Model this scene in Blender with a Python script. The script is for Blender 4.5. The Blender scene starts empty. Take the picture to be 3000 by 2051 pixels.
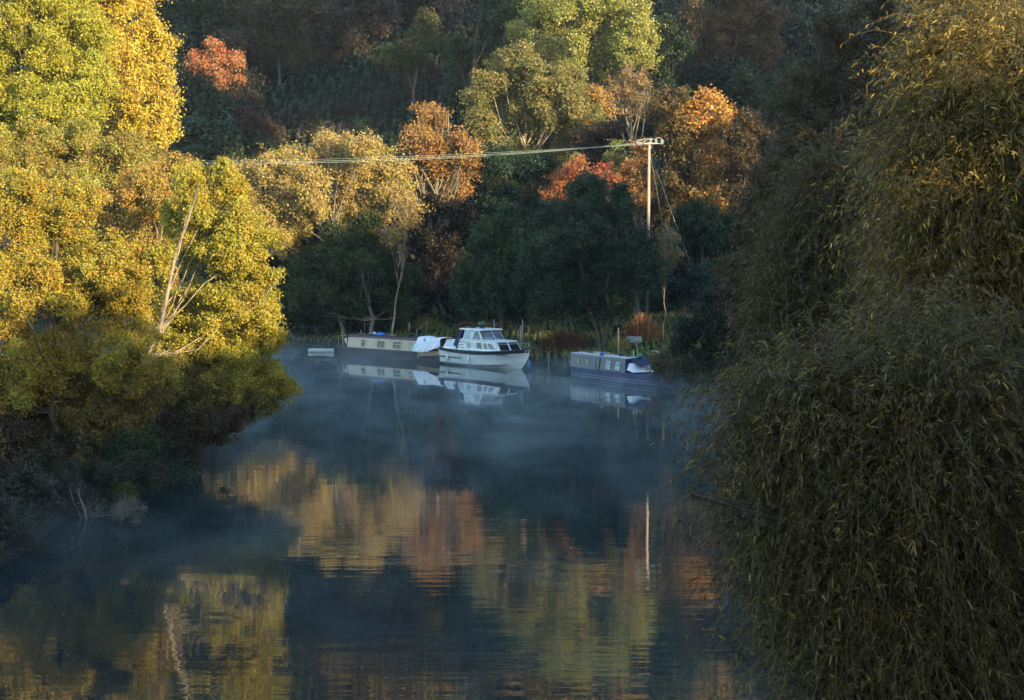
import bpy, math
import numpy as np
from mathutils import Vector, Matrix

R = math.radians
SC = bpy.context.scene
COL = SC.collection

# ------------------------------------------------------------------ camera
F = 5040.0                       # focal length in photo pixels (photo 3000 wide)
PITCH = math.atan(315.5 / F)
CAMZ = 10.0
cd = bpy.data.cameras.new("camera")
cam = bpy.data.objects.new("camera", cd)
COL.objects.link(cam)
cam.location = (0, 0, CAMZ)
cam.rotation_euler = (R(90) - PITCH, 0, 0)
cd.sensor_fit = 'HORIZONTAL'
cd.sensor_width = 36
cd.lens = 36 * F / 3000
cd.clip_end = 5000
SC.camera = cam

# ------------------------------------------------------------------ sky, sun, exposure
SUN_A, SUN_E = R(40), R(12)      # from behind the camera, 40 deg to the right, low
w = bpy.data.worlds.new("World")
SC.world = w
w.use_nodes = True
wn = w.node_tree.nodes
sky = wn.new("ShaderNodeTexSky")
sky.sky_type = 'NISHITA'
sky.sun_disc = False
sky.sun_elevation = SUN_E
sky.dust_density = 0.4
sky.ozone_density = 1.3
sky.sun_rotation = math.pi - SUN_A
wn["Background"].inputs[1].default_value = 0.15
w.node_tree.links.new(sky.outputs[0], wn["Background"].inputs[0])
TS = Vector((math.sin(SUN_A) * math.cos(SUN_E), -math.cos(SUN_A) * math.cos(SUN_E), math.sin(SUN_E)))
sl = bpy.data.lights.new("sun", 'SUN')
sl.energy = 2.7
sl.angle = R(0.5)
sl.color = (1.0, 0.80, 0.50)
so = bpy.data.objects.new("sun", sl)
COL.objects.link(so)
so.location = TS * 400
so.rotation_euler = TS.to_track_quat('Z', 'Y').to_euler()
SC.view_settings.view_transform = 'Standard'
SC.view_settings.look = 'None'
SC.view_settings.gamma = 1
SC.view_settings.exposure = 2.3
SC.render.engine = 'CYCLES'
SC.cycles.use_denoising = True
SC.cycles.max_bounces = 6
SC.cycles.diffuse_bounces = 2
SC.cycles.transmission_bounces = 3
SC.cycles.volume_bounces = 0
SC.cycles.volume_step_rate = 1.0
SC.cycles.caustics_reflective = False
SC.cycles.caustics_refractive = False

def pix(px, py, D):
    """world point seen at photo pixel (px,py) at depth y = D"""
    a = (px - 1500) / F
    b = -(py - 1025.5) / F
    d = Vector((a, math.cos(PITCH) + b * math.sin(PITCH), -math.sin(PITCH) + b * math.cos(PITCH)))
    return Vector((0, 0, CAMZ)) + d * (D / d.y)

# ------------------------------------------------------------------ materials
def mat(name, col, rough=0.6, metal=0.0, noise=0.0, scale=8.0, col2=None, spec=0.5, bump=0.0, stretch=None):
    m = bpy.data.materials.new(name)
    m.use_nodes = True
    n, l = m.node_tree.nodes, m.node_tree.links
    b = n["Principled BSDF"]
    b.inputs["Roughness"].default_value = rough
    b.inputs["Metallic"].default_value = metal
    b.inputs["Specular IOR Level"].default_value = spec
    b.inputs["Base Color"].default_value = (*col, 1)
    if col2 or noise or bump:
        tc = n.new("ShaderNodeTexCoord")
        nz = n.new("ShaderNodeTexNoise")
        nz.inputs["Scale"].default_value = scale
        nz.inputs["Detail"].default_value = 6
        if stretch:
            mp = n.new("ShaderNodeMapping")
            mp.inputs["Scale"].default_value = stretch
            l.new(tc.outputs["Object"], mp.inputs[0])
            l.new(mp.outputs[0], nz.inputs["Vector"])
        else:
            l.new(tc.outputs["Object"], nz.inputs["Vector"])
        mr = n.new("ShaderNodeMapRange")
        mr.inputs[1].default_value = 0.35
        mr.inputs[2].default_value = 0.65
        l.new(nz.outputs[0], mr.inputs[0])
        mx = n.new("ShaderNodeMix")
        mx.data_type = 'RGBA'
        c2 = col2 or tuple(c * (1 - noise) for c in col)
        mx.inputs[6].default_value = (*col, 1)
        mx.inputs[7].default_value = (*c2, 1)
        l.new(mr.outputs[0], mx.inputs[0])
        l.new(mx.outputs[2], b.inputs["Base Color"])
        if bump:
            bp = n.new("ShaderNodeBump")
            bp.inputs["Strength"].default_value = bump
            bp.inputs["Distance"].default_value = 0.05
            l.new(nz.outputs[0], bp.inputs["Height"])
            l.new(bp.outputs[0], b.inputs["Normal"])
    return m

def leaf_material():
    """colour = object colour mixed to the object's c2 by each leaf's own tint, times the leaf's lum"""
    m = bpy.data.materials.new("leaf")
    m.use_nodes = True
    n, l = m.node_tree.nodes, m.node_tree.links
    b = n["Principled BSDF"]
    b.inputs["Roughness"].default_value = 0.55
    b.inputs["Specular IOR Level"].default_value = 0.3
    oi = n.new("ShaderNodeObjectInfo")
    a2 = n.new("ShaderNodeAttribute"); a2.attribute_type = 'OBJECT'; a2.attribute_name = "c2"
    at = n.new("ShaderNodeAttribute"); at.attribute_name = "tint"
    al = n.new("ShaderNodeAttribute"); al.attribute_name = "lum"
    mr = n.new("ShaderNodeMapRange")
    mr.inputs[1].default_value = 0.40; mr.inputs[2].default_value = 0.72
    l.new(at.outputs["Fac"], mr.inputs[0])
    mx = n.new("ShaderNodeMix"); mx.data_type = 'RGBA'
    l.new(mr.outputs[0], mx.inputs[0])
    l.new(oi.outputs["Color"], mx.inputs[6])
    l.new(a2.outputs["Color"], mx.inputs[7])
    ml = n.new("ShaderNodeVectorMath"); ml.operation = 'SCALE'
    l.new(mx.outputs[2], ml.inputs[0])
    l.new(al.outputs["Fac"], ml.inputs["Scale"])
    l.new(ml.outputs[0], b.inputs["Base Color"])
    tr = n.new("ShaderNodeBsdfTranslucent")
    l.new(ml.outputs[0], tr.inputs[0])
    ms = n.new("ShaderNodeMixShader")
    ms.inputs[0].default_value = 0.25
    l.new(b.outputs[0], ms.inputs[1]); l.new(tr.outputs[0], ms.inputs[2])
    l.new(ms.outputs[0], n["Material Output"].inputs[0])
    return m

M_LEAF = leaf_material()
M_BARK = mat("bark_dark", (0.10, 0.075, 0.05), 0.9, col2=(0.05, 0.04, 0.03), scale=6, bump=0.5, stretch=(1, 1, 0.25))
M_BARKP = mat("bark_pale", (0.36, 0.29, 0.19), 0.85, col2=(0.10, 0.08, 0.05), scale=2.5, bump=0.5, stretch=(1, 1, 0.4))
M_BARKG = mat("bark_grey", (0.22, 0.19, 0.14), 0.9, col2=(0.10, 0.09, 0.06), scale=6, bump=0.5, stretch=(1, 1, 0.3))
M_TWIG = mat("willow_twig", (0.16, 0.11, 0.03), 0.7, col2=(0.09, 0.06, 0.02), scale=3)

# ------------------------------------------------------------------ terrain
RIVER = np.array([(5, -60), (5, 10), (7.5, 30), (10.5, 50), (12.5, 70), (14.5, 90), (14.8, 110), (13.6, 119.8),
    (6.6, 130.8), (3.2, 136.8), (-3.6, 144.8), (-14, 155.2), (-19, 160), (-32, 172), (-60, 186), (-90, 190),
    (-90, 150), (-55, 132), (-30, 112), (-19, 98), (-15.8, 88), (-15.2, 78), (-17.0, 70), (-15.7, 54), (-17, 45), (-24, 34),
    (-28, 0), (-30, -60)], float)

def signed_dist(x, y):
    x = np.asarray(x, float); y = np.asarray(y, float)
    d = np.full(x.shape, 1e9); inside = np.zeros(x.shape, bool)
    n = len(RIVER)
    for i in range(n):
        ax, ay = RIVER[i]; bx, by = RIVER[(i + 1) % n]
        ex, ey = bx - ax, by - ay
        t = np.clip(((x - ax) * ex + (y - ay) * ey) / (ex * ex + ey * ey), 0, 1)
        d = np.minimum(d, np.hypot(x - ax - t * ex, y - ay - t * ey))
        if ay != by:
            c = ((ay > y) != (by > y)) & (x < (bx - ax) * (y - ay) / (by - ay) + ax)
            inside ^= c
    return np.where(inside, -d, d)

def sst(v, a, b):
    t = np.clip((v - a) / (b - a), 0, 1)
    return t * t * (3 - 2 * t)

def wob(x, y, s, seed=0.0):
    """cheap smooth 2-D noise, about -1..1"""
    return (np.sin(x / s * 1.3 + seed) * np.cos(y / s * 1.1 + 1.7 * seed) +
            0.5 * np.sin((x + 1.7 * y) / s * 1.9 + seed * 2.1) + 0.5 * np.cos((1.3 * x - y) / s * 2.7 + seed)) / 1.6

def height(x, y):
    x = np.asarray(x, float); y = np.asarray(y, float)
    sd = signed_dist(x, y)
    land = 0.75 * sst(sd, 0, 0.8) + 0.10 * np.clip(sd - 0.5, 0, 22) + 0.25 * wob(x, y, 5) * sst(sd, 1, 6)
    s = y - (166 + 0.02 * x)
    up = np.where(s > 0, 0.47 * s * s / (s + 8), 0)
    hill = 84 * (1 - np.exp(-up / 84)) * 1.35
    hill = np.minimum(hill, 95) + wob(x, y, 17, 2) * 1.6 * sst(s, 5, 40) + wob(x, y, 7, 1) * 0.5 * sst(s, 5, 40)
    side = 0.10 * np.clip(x - 22, 0, 60) + 0.10 * np.clip(-x - 34, 0, 60) * sst(y, -20, 20) * (1 - sst(y, 120, 140))
    z = land + hill + side
    return np.where(sd < 0, -0.1 - 1.6 * sst(-sd, 0, 4), z)

def hz(x, y):
    return float(height(np.array([x]), np.array([y]))[0])

def raw_mesh(name, V, faces_n, idx, mats, attrs=None, smooth=False):
    """fast mesh from numpy: V (n,3), idx flat loop vertex indices, faces_n vertices per face"""
    me = bpy.data.meshes.new(name)
    nf = len(idx) // faces_n
    me.vertices.add(len(V)); me.vertices.foreach_set("co", np.ascontiguousarray(V, np.float32).ravel())
    me.loops.add(len(idx)); me.loops.foreach_set("vertex_index", np.ascontiguousarray(idx, np.int32))
    me.polygons.add(nf)
    me.polygons.foreach_set("loop_start", np.arange(0, nf * faces_n, faces_n, dtype=np.int32))
    me.polygons.foreach_set("loop_total", np.full(nf, faces_n, np.int32))
    if smooth:
        me.polygons.foreach_set("use_smooth", np.ones(nf, bool))
    for k, a in (attrs or {}).items():
        at = me.attributes.new(k, 'FLOAT', 'FACE')
        at.data.foreach_set("value", np.ascontiguousarray(a, np.float32))
    for m in mats:
        me.materials.append(m)
    me.update()
    me.validate()
    return me

def obj(name, me, parent=None, label=None, cat=None, group=None, kind=None, loc=None):
    o = bpy.data.objects.new(name, me)
    COL.objects.link(o)
    if parent: o.parent = parent
    if loc is not None: o.location = loc
    if label: o["label"] = label
    if cat: o["category"] = cat
    if group: o["group"] = group
    if kind: o["kind"] = kind
    return o

def thing(name, label, cat, loc=(0, 0, 0), rz=0.0, group=None):
    o = obj(name, None, None, label, cat, group)
    o.location = loc
    o.rotation_euler = (0, 0, rz)
    return o

def grid_axis(parts):
    a = []
    for lo, hi, st in parts:
        a += list(np.arange(lo, hi, st))
    a.append(parts[-1][1])
    return np.array(a)

gx = grid_axis([(-500, -300, 50), (-300, -100, 12), (-100, 100, 1.0), (100, 300, 12), (300, 500, 50)])
gy = grid_axis([(-220, -60, 20), (-60, 60, 2.5), (60, 110, 1.2), (110, 190, 0.9), (190, 320, 2), (320, 600, 20), (600, 800, 50)])
X, Y = np.meshgrid(gx, gy)
Z = height(X.ravel(), Y.ravel()).reshape(X.shape)
nx, ny = len(gx), len(gy)
ii, jj = np.meshgrid(np.arange(nx - 1), np.arange(ny - 1))
a = (jj * nx + ii).ravel()
idx = np.stack([a, a + 1, a + nx + 1, a + nx], 1).ravel()
M_GROUND = mat("ground", (0.022, 0.019, 0.012), 0.95, col2=(0.012, 0.018, 0.009), scale=0.35, bump=0.6, spec=.05)
obj("ground", raw_mesh("ground", np.stack([X.ravel(), Y.ravel(), Z.ravel()], 1), 4, idx, [M_GROUND], smooth=True), kind="structure")

# water ------------------------------------------------------------------
def water_material():
    m = bpy.data.materials.new("water")
    m.use_nodes = True
    n, l = m.node_tree.nodes, m.node_tree.links
    b = n["Principled BSDF"]
    b.inputs["Base Color"].default_value = (0.006, 0.014, 0.016, 1)
    b.inputs["Roughness"].default_value = 0.012
    b.inputs["IOR"].default_value = 1.40
    tc = n.new("ShaderNodeTexCoord")
    def nz(sx, sy, detail, sc=1.0):
        mp = n.new("ShaderNodeMapping"); mp.inputs["Scale"].default_value = (sx, sy, 1)
        t = n.new("ShaderNodeTexNoise"); t.inputs["Scale"].default_value = sc; t.inputs["Detail"].default_value = detail
        l.new(tc.outputs["Object"], mp.inputs[0]); l.new(mp.outputs[0], t.inputs["Vector"])
        return t.outputs[0]
    fine = nz(0.55, 2.6, 2.0)
    mid = nz(0.16, 0.8, 1.0)
    area = nz(0.03, 0.06, 1.0)
    mr = n.new("ShaderNodeMapRange")
    mr.inputs[1].default_value = 0.4; mr.inputs[2].default_value = 0.65
    mr.inputs[3].default_value = 0.35; mr.inputs[4].default_value = 1.0
    l.new(area, mr.inputs[0])
    # calmer far away, where the current is still (a property of the water by position along the river)
    sp = n.new("ShaderNodeSeparateXYZ"); l.new(tc.outputs["Object"], sp.inputs[0])
    far = n.new("ShaderNodeMapRange")
    far.inputs[1].default_value = 45; far.inputs[2].default_value = 110
    far.inputs[3].default_value = 1.0; far.inputs[4].default_value = 0.22
    l.new(sp.outputs[1], far.inputs[0])
    mu = n.new("ShaderNodeMath"); mu.operation = 'MULTIPLY'
    l.new(mr.outputs[0], mu.inputs[0]); l.new(far.outputs[0], mu.inputs[1])
    b1 = n.new("ShaderNodeBump"); b1.inputs["Distance"].default_value = 0.0065
    l.new(fine, b1.inputs["Height"]); l.new(mu.outputs[0], b1.inputs["Strength"])
    b2 = n.new("ShaderNodeBump"); b2.inputs["Distance"].default_value = 0.012
    l.new(mid, b2.inputs["Height"]); l.new(mu.outputs[0], b2.inputs["Strength"])
    l.new(b1.outputs[0], b2.inputs["Normal"])
    l.new(b2.outputs[0], b.inputs["Normal"])
    return m

wv = np.array([(-140, -100, 0), (60, -100, 0), (60, 230, 0), (-140, 230, 0)], float)
obj("water", raw_mesh("water", wv, 4, np.arange(4), [water_material()]), kind="structure")

# ------------------------------------------------------------------ mesh collector for made things
class MB:
    def __init__(s): s.v, s.f, s.sm = [], [], []
    def add(s, V, Fc, smooth=False):
        o = len(s.v); s.v += [tuple(p) for p in V]
        s.f += [tuple(o + i for i in f) for f in Fc]; s.sm += [smooth] * len(Fc); return s
    def hexa(s, P):      # 8 points: bottom ring 0-3, top ring 4-7
        return s.add(P, [(3, 2, 1, 0), (4, 5, 6, 7), (0, 1, 5, 4), (1, 2, 6, 5), (2, 3, 7, 6), (3, 0, 4, 7)])
    def box(s, x0, x1, y0, y1, z0, z1):
        return s.hexa([(x0, y0, z0), (x1, y0, z0), (x1, y1, z0), (x0, y1, z0), (x0, y0, z1), (x1, y0, z1), (x1, y1, z1), (x0, y1, z1)])
    def slab(s, P, t, off=0.0):   # 4 corner points (ccw seen from outside), thickness t proud of them
        P = [Vector(p) for p in P]
        n = (P[1] - P[0]).cross(P[3] - P[0]).normalized()
        return s.hexa([p + n * off for p in P] + [p + n * (off + t) for p in P])
    def frame(s, P, wd, t, off=0.0):   # rectangular ring of width wd around quad P (outwards from inner quad)
        P = [Vector(p) for p in P]
        n = (P[1] - P[0]).cross(P[3] - P[0]).normalized()
        c = sum(P, Vector()) / 4
        u = (P[1] - P[0]).normalized(); v = n.cross(u)
        O = []
        for p in P:
            d = p - c
            O.append(p + u * (wd if d.dot(u) > 0 else -wd) + v * (wd if d.dot(v) > 0 else -wd))
        V = [q + n * off for q in O] + [q + n * off for q in P] + [q + n * (off + t) for q in O] + [q + n * (off + t) for q in P]
        Fc = []
        for i in range(4):
            j = (i + 1) % 4
            Fc += [(8 + i, 8 + j, 12 + j, 12 + i), (i, j, 8 + j, 8 + i), (4 + j, 4 + i, 12 + i, 12 + j)]
        return s.add(V, Fc)
    def tube(s, path, r, n=6, cap=True):
        path = [Vector(p) for p in path]
        rs = r if isinstance(r, (list, tuple)) else [r] * len(path)
        V, Fc = [], []
        for i, p in enumerate(path):
            t = (path[min(i + 1, len(path) - 1)] - path[max(i - 1, 0)]).normalized()
            a = t.orthogonal().normalized() if i == 0 else (prev - t * prev.dot(t)).normalized()
            prev = a
            b = t.cross(a)
            for k in range(n):
                an = 2 * math.pi * k / n
                V.append(p + (a * math.cos(an) + b * math.sin(an)) * rs[i])
        for i in range(len(path) - 1):
            for k in range(n):
                k2 = (k + 1) % n
                Fc.append((i * n + k, i * n + k2, (i + 1) * n + k2, (i + 1) * n + k))
        if cap:
            Fc.append(tuple(range(n - 1, -1, -1))); Fc.append(tuple((len(path) - 1) * n + k for k in range(n)))
        return s.add(V, Fc, True)
    def ball(s, c, r, sc=(1, 1, 1), n=10, m=7):
        V, Fc = [], []
        for i in range(m + 1):
            th = math.pi * i / m
            for k in range(n):
                ph = 2 * math.pi * k / n
                V.append((c[0] + r * sc[0] * math.sin(th) * math.cos(ph), c[1] + r * sc[1] * math.sin(th) * math.sin(ph), c[2] + r * sc[2] * math.cos(th)))
        for i in range(m):
            for k in range(n):
                k2 = (k + 1) % n
                Fc.append((i * n + k, (i + 1) * n + k, (i + 1) * n + k2, i * n + k2))
        return s.add(V, Fc, True)
    def loft(s, secs, smooth=True, cap=True, closed=False):
        m = len(secs[0]); V = [p for q in secs for p in q]; Fc = []
        for i in range(len(secs) - 1):
            for k in range(m if closed else m - 1):
                k2 = (k + 1) % m
                Fc.append((i * m + k, (i + 1) * m + k, (i + 1) * m + k2, i * m + k2))
        if cap:
            Fc.append(tuple(range(m))); Fc.append(tuple((len(secs) - 1) * m + k for k in range(m - 1, -1, -1)))
        return s.add(V, Fc, smooth)
    def build(s, name, m, parent=None, label=None, bevel=0.0, **kw):
        me = bpy.data.meshes.new(name)
        me.from_pydata(s.v, [], s.f)
        me.polygons.foreach_set("use_smooth", s.sm)
        me.materials.append(m)
        me.update()
        o = obj(name, me, parent, label, **kw)
        if bevel:
            b = o.modifiers.new("bevel", 'BEVEL'); b.width = bevel; b.segments = 2; b.limit_method = 'ANGLE'
        return o

# ------------------------------------------------------------------ foliage
def unit(a):
    return a / np.maximum(np.linalg.norm(a, axis=1, keepdims=True), 1e-9)

def leaf_quads(P, N, s, asp, rng):
    """rhombus leaves; P centres, N normals, s half length (array)"""
    T = unit(np.cross(N, rng.normal(size=P.shape)))
    B = np.cross(N, T)
    s = s[:, None]
    return np.stack([P - T * s, P + B * s * asp - N * s * .12, P + T * s, P - B * s * asp - N * s * .12], 1).reshape(-1, 3)

def crown_mesh(name, lobes, leaf, rng, dens=1.0, spike=0.25, up=0.25, sub=9, sparse=0.0, centre=None, cs=None):
    """lobes: list of (centre xyz, radius, leaf count). Each lobe holds sub-lobes, each of those clumps of leaves."""
    Ps, Ns, Ts = [], [], []
    cc = np.mean([l[0] for l in lobes], axis=0) if centre is None else np.array(centre)
    for c, r, cnt in lobes:
        c = np.array(c); cnt = int(cnt * dens)
        od = c - cc; od = od / (np.linalg.norm(od) + 1e-6)
        k = max(3, int(sub * rng.uniform(.8, 1.2)))
        sd_ = unit(rng.normal(size=(k, 3)) + od * .35 + np.array([0, 0, up]))
        ro_ = rng.uniform(.30, .82, (k, 1)) + (rng.random((k, 1)) < .16) * rng.uniform(.1, .38, (k, 1))
        sc_ = c + sd_ * (r * ro_)
        sr = r * rng.uniform(.18, .42, k) * np.where(ro_[:, 0] > .85, .6, 1)
        nc = max(4, cnt // 22)                       # clumps in the lobe
        wi = rng.choice(k, nc, p=(sr ** 2) / (sr ** 2).sum())
        cd_ = unit(rng.normal(size=(nc, 3)) + sd_[wi] * .8 + np.array([0, 0, up]))
        rad = sr[wi] * (rng.uniform(.45, 1.0, nc) + (rng.random(nc) < .22) * rng.uniform(0, spike * 2.6, nc))
        cl = sc_[wi] + cd_ * rad[:, None]
        ct = np.clip(rng.normal(.5, .17, nc) + rng.normal(0, .08, k)[wi], 0, 1)
        nl = np.maximum(3, (cnt / nc * rng.uniform(.4, 1.6, nc)).astype(int))
        rep = np.repeat(np.arange(nc), nl)
        spread = (cs or leaf * 2.5)
        P = cl[rep] + rng.normal(size=(len(rep), 3)) * spread * np.array([1, 1, .75])
        N = unit(cd_[rep] * .75 + rng.normal(size=P.shape) * .75 + np.array([0, 0, .25]))
        Ps.append(P); Ns.append(N)
        Ts.append(np.clip(ct[rep] + rng.normal(0, .12, len(rep)), 0, 1))
    P = np.concatenate(Ps); N = np.concatenate(Ns); T = np.concatenate(Ts)
    s = leaf * rng.uniform(.6, 1.35, len(P))
    V = leaf_quads(P, N, s, .62, rng)
    lum = rng.uniform(.72, 1.28, len(P))
    return raw_mesh(name, V, 4, np.arange(len(V)), [M_LEAF], {"tint": T, "lum": lum})

def curve_pts(a, b, rng, n=6, bend=.1, sag=0.0):
    a, b = np.array(a, float), np.array(b, float)
    L = np.linalg.norm(b - a)
    off = rng.normal(size=3) * L * bend
    t = np.linspace(0, 1, n)[:, None]
    return a + (b - a) * t + off * (4 * t * (1 - t)) * .6 + np.array([0, 0, sag * L]) * (t * (1 - t)) * 4 + rng.normal(size=(n, 3)) * L * .012

def wood_mesh(name, paths, m):
    """paths: list of (points (n,3), r0, r1, sides)"""
    mb = MB()
    for p, r0, r1, sides in paths:
        n = len(p)
        rs = [float(r0 + (r1 - r0) * (i / (n - 1)) ** .8) for i in range(n)]
        mb.tube([tuple(map(float, q)) for q in p], rs, sides, cap=False)
    me = bpy.data.meshes.new(name)
    me.from_pydata(mb.v, [], mb.f)
    me.polygons.foreach_set("use_smooth", mb.sm)
    me.materials.append(m)
    me.update()
    return me

def tree_from_lobes(name, label, cat, base_px, D, ell, c1, c2, seed, leafpx=1.15, dens=1.0, group=None, bark=None, trunk_r=None,
                    depth=.55, spike=.42, trunks=1, twigs=4, sub=15, back=.8, limbs=.75, lean=None, sparse_twig=False, base_D=None, cs=None, up=.25, twig_r=None):
    """ell: crown lobes as they sit at depth D: (px, py, radius px[, depth offset m])"""
    rng = np.random.default_rng(seed)
    k = F / D                                     # px per metre
    bx = pix(base_px, 900, D).x
    by = D if base_D is None else base_D
    bz = hz(bx, by)
    leaf = leafpx / (k * .3413)
    lobes = []
    ctr = np.mean([e[0] for e in ell])
    half = max(abs(e[0] - ctr) for e in ell) / k + 1e-6
    for e in ell:
        r = e[2] / k
        dd = e[3] if len(e) > 3 else rng.uniform(-1, 1) * depth * (half * .6 + r * .4)
        p = pix(e[0], e[1], D + dd)
        zg = hz(p.x, D + dd)
        rp = e[2] * .3413
        lobes.append(((p.x - bx, p.y - by, max(p.z, zg + r * .35) - bz), r, 7.6 * rp * rp * (1.3 / leafpx) ** 1.6))
    ctr_ = np.mean([l[0] for l in lobes], axis=0)
    for i in range(len(lobes)):                    # small sprays that break the outline
        lc_, r, cnt_ = lobes[i]
        for _ in range(2 if e[2] > 20 else 1):
            d_ = np.array(lc_) - ctr_
            d_ = d_ / (np.linalg.norm(d_) + 1e-6) * .9 + rng.normal(size=3) * .8 + np.array([0, 0, .35]); d_ /= np.linalg.norm(d_)
            q_ = np.array(lc_) + d_ * r * rng.uniform(.8, 1.18); rr_ = r * rng.uniform(.13, .30)
            lobes.append((tuple(q_), rr_, cnt_ * (rr_ / r) ** 2 * .8))
    nfront = len(lobes)
    for i in range(nfront):                        # the far side of the crown
        (lx_, ly_, lz_), r, cnt_ = lobes[i]
        if back and rng.random() < back and r * k > 24:
            lobes.append(((lx_ + rng.normal() * r * .5, ly_ + r * rng.uniform(.7, 1.3), lz_ + rng.normal() * r * .35 - r * .1), r * 1.05, cnt_ * .6))
    t = obj(name, None, None, label, cat, group)
    t.location = (bx, by, bz)
    cm = crown_mesh(name + "_crown", lobes, leaf, rng, dens=dens, spike=spike, sub=sub, cs=cs, up=up)
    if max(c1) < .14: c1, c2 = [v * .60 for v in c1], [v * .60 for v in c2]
    c = obj("crown", cm, t)
    c.color = (*c1, 1)
    c["c2"] = [*c2, 1.0]
    H = max(l[0][2] for l in lobes)
    tr = trunk_r or (0.018 * H + .04)
    paths = []
    cen = np.mean([l[0] for l in lobes], axis=0)
    tw = twig_r or tr * .10
    for q in range(trunks):
        top = np.array([cen[0] * .8 + rng.normal() * .1 * H * (trunks > 1), cen[1] * .8, H * .78]) if lean is None else np.array(lean[q])
        b0 = np.array([rng.normal() * .25 * (trunks > 1), rng.normal() * .2 * (trunks > 1), -.3])
        tp = curve_pts(b0, top, rng, 9, .05)
        paths.append((tp, tr * (1 if q == 0 else .75), tr * .28, 8))
        for i, l in enumerate(lobes):
            if trunks > 1 and i % trunks != q: continue
            if (i >= len(ell) and rng.random() < .6) or rng.random() > limbs: continue
            f = rng.uniform(.6, .9) * min(1, max(.3, l[0][2] / H))
            a0 = tp[min(8, int(f * 8 + .5))]
            lc = np.array(l[0])
            bp = curve_pts(a0, lc, rng, 6, .08, -.08)
            paths.append((bp, tr * .30, tr * .09, 5))
            for _ in range(twigs):
                d = rng.normal(size=3); d[2] = abs(d[2]) * .8; d /= np.linalg.norm(d)
                e_ = lc + d * l[1] * rng.uniform(.7, 1.12)
                paths.append((curve_pts(bp[3 + int(rng.integers(0, 3))], e_, rng, 4, .1), tw * 1.1, tw * .35, 3))
                if sparse_twig:
                    for _k in range(5):
                        d2 = d + rng.normal(size=3) * .6
                        e2 = lc + d2 / np.linalg.norm(d2) * l[1] * rng.uniform(.8, 1.3)
                        paths.append((curve_pts(lc + (e_ - lc) * rng.uniform(.2, .7), e2, rng, 3, .1), tw * .6, tw * .25, 3))
    obj("trunk", wood_mesh(name + "_trunk", paths, bark or M_BARK), t)
    return t

# colour pairs (base, variation)
YG = ((.29, .30, .035), (.40, .33, .04))
GOLD = ((.50, .40, .05), (.46, .30, .05))
OLIVE = ((.26, .23, .04), (.34, .20, .05))
TAN = ((.38, .25, .085), (.34, .29, .065))
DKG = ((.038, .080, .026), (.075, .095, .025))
MIDG = ((.20, .21, .045), (.28, .22, .05))
ORNG = ((.31, .15, .05), (.31, .21, .05))
RED = ((.46, .10, .035), (.34, .18, .04))
BRWN = ((.085, .062, .03), (.12, .07, .028))
GREY = ((.075, .078, .035), (.12, .09, .035))
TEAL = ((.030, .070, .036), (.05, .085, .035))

T = tree_from_lobes
# --- left bank, near
T("maple_tree", "tall sunlit yellow-green tree filling the top left corner", "tree", 60, 100,
  [(60, 40, 150), (200, 130, 120), (50, 240, 150), (170, 320, 130), (0, 420, 130), (110, 440, 120), (250, 230, 80), (-90, 150, 140), (-80, 350, 130), (150, -60, 130)],
  *YG, 11, trunk_r=.3, bark=M_BARKG)
T("willow_tree", "bright golden rounded tree lit by the sun near the top left", "tree", 340, 108,
  [(330, 70, 110), (430, 170, 85), (400, 290, 105), (300, 190, 130), (465, 240, 52), (455, 360, 60), (360, 380, 100), (250, 40, 90), (340, -20, 80), (430, 90, 50), (480, 310, 36)],
  *GOLD, 12, trunk_r=.25, bark=M_BARKG, leafpx=1.25)
T("alder_tree", "mottled green and russet tree in partial shade below the golden tree", "tree", 240, 92,
  [(120, 440, 90), (250, 470, 100), (370, 430, 55), (80, 560, 110), (220, 600, 110), (330, 540, 100), (400, 480, 50), (20, 480, 90), (400, 580, 60)],
  *((.25, .25, .04), (.33, .21, .05)), 13, trunk_r=.22, bark=M_BARKG)
T("alder_tree", "russet-brown leaved tree just behind the one with the pale leaning trunk", "tree", 420, 86,
  [(330, 660, 100), (440, 590, 90), (520, 560, 62), (500, 500, 42), (400, 560, 60), (380, 740, 110), (480, 690, 90), (430, 820, 90), (545, 480, 24)],
  *((.32, .25, .045), (.40, .22, .05)), 14, trunk_r=.18, bark=M_BARKP)
T("alder_tree", "yellow-green riverside tree with a pale leaning trunk overhanging the water", "tree", 420, 77.5,
  [(570, 550, 70), (620, 640, 100), (680, 560, 52), (705, 640, 46), (725, 760, 54), (680, 740, 88), (770, 815, 34), (805, 810, 20), (590, 730, 90, 1.5), (705, 880, 92),
   (765, 900, 50), (785, 990, 44), (650, 980, 105, .5), (745, 1060, 78), (810, 1125, 42), (845, 1145, 26), (560, 900, 90, 2), (560, 1030, 90, 1), (670, 1110, 70),
   (780, 1170, 32), (530, 640, 60, 2), (655, 500, 30), (780, 700, 26)],
  *((.31, .30, .035), (.42, .29, .04)), 15, trunk_r=.15, bark=M_BARKP, trunks=2, depth=.45, dens=1.15, limbs=.35, twigs=3,
  lean=[(3.1, -2.2, 11.5), (1.4, .9, 8.5)])
T("hawthorn_tree", "spreading yellow and red-flecked tree at the left edge above the shaded bank", "tree", 180, 70,
  [(60, 610, 85), (210, 610, 55), (90, 560, 50), (40, 730, 120), (170, 740, 110), (300, 800, 100), (375, 880, 70), (250, 890, 120), (100, 880, 130), (405, 990, 45),
   (330, 1040, 95), (180, 1050, 120), (40, 1050, 120), (390, 1120, 60), (290, 1150, 70), (110, 1150, 90), (-60, 850, 120), (-60, 1150, 110)],
  *((.30, .28, .035), (.40, .24, .035)), 16, trunk_r=.22, bark=M_BARK, twigs=2, limbs=.3, dens=1.15)
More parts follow.
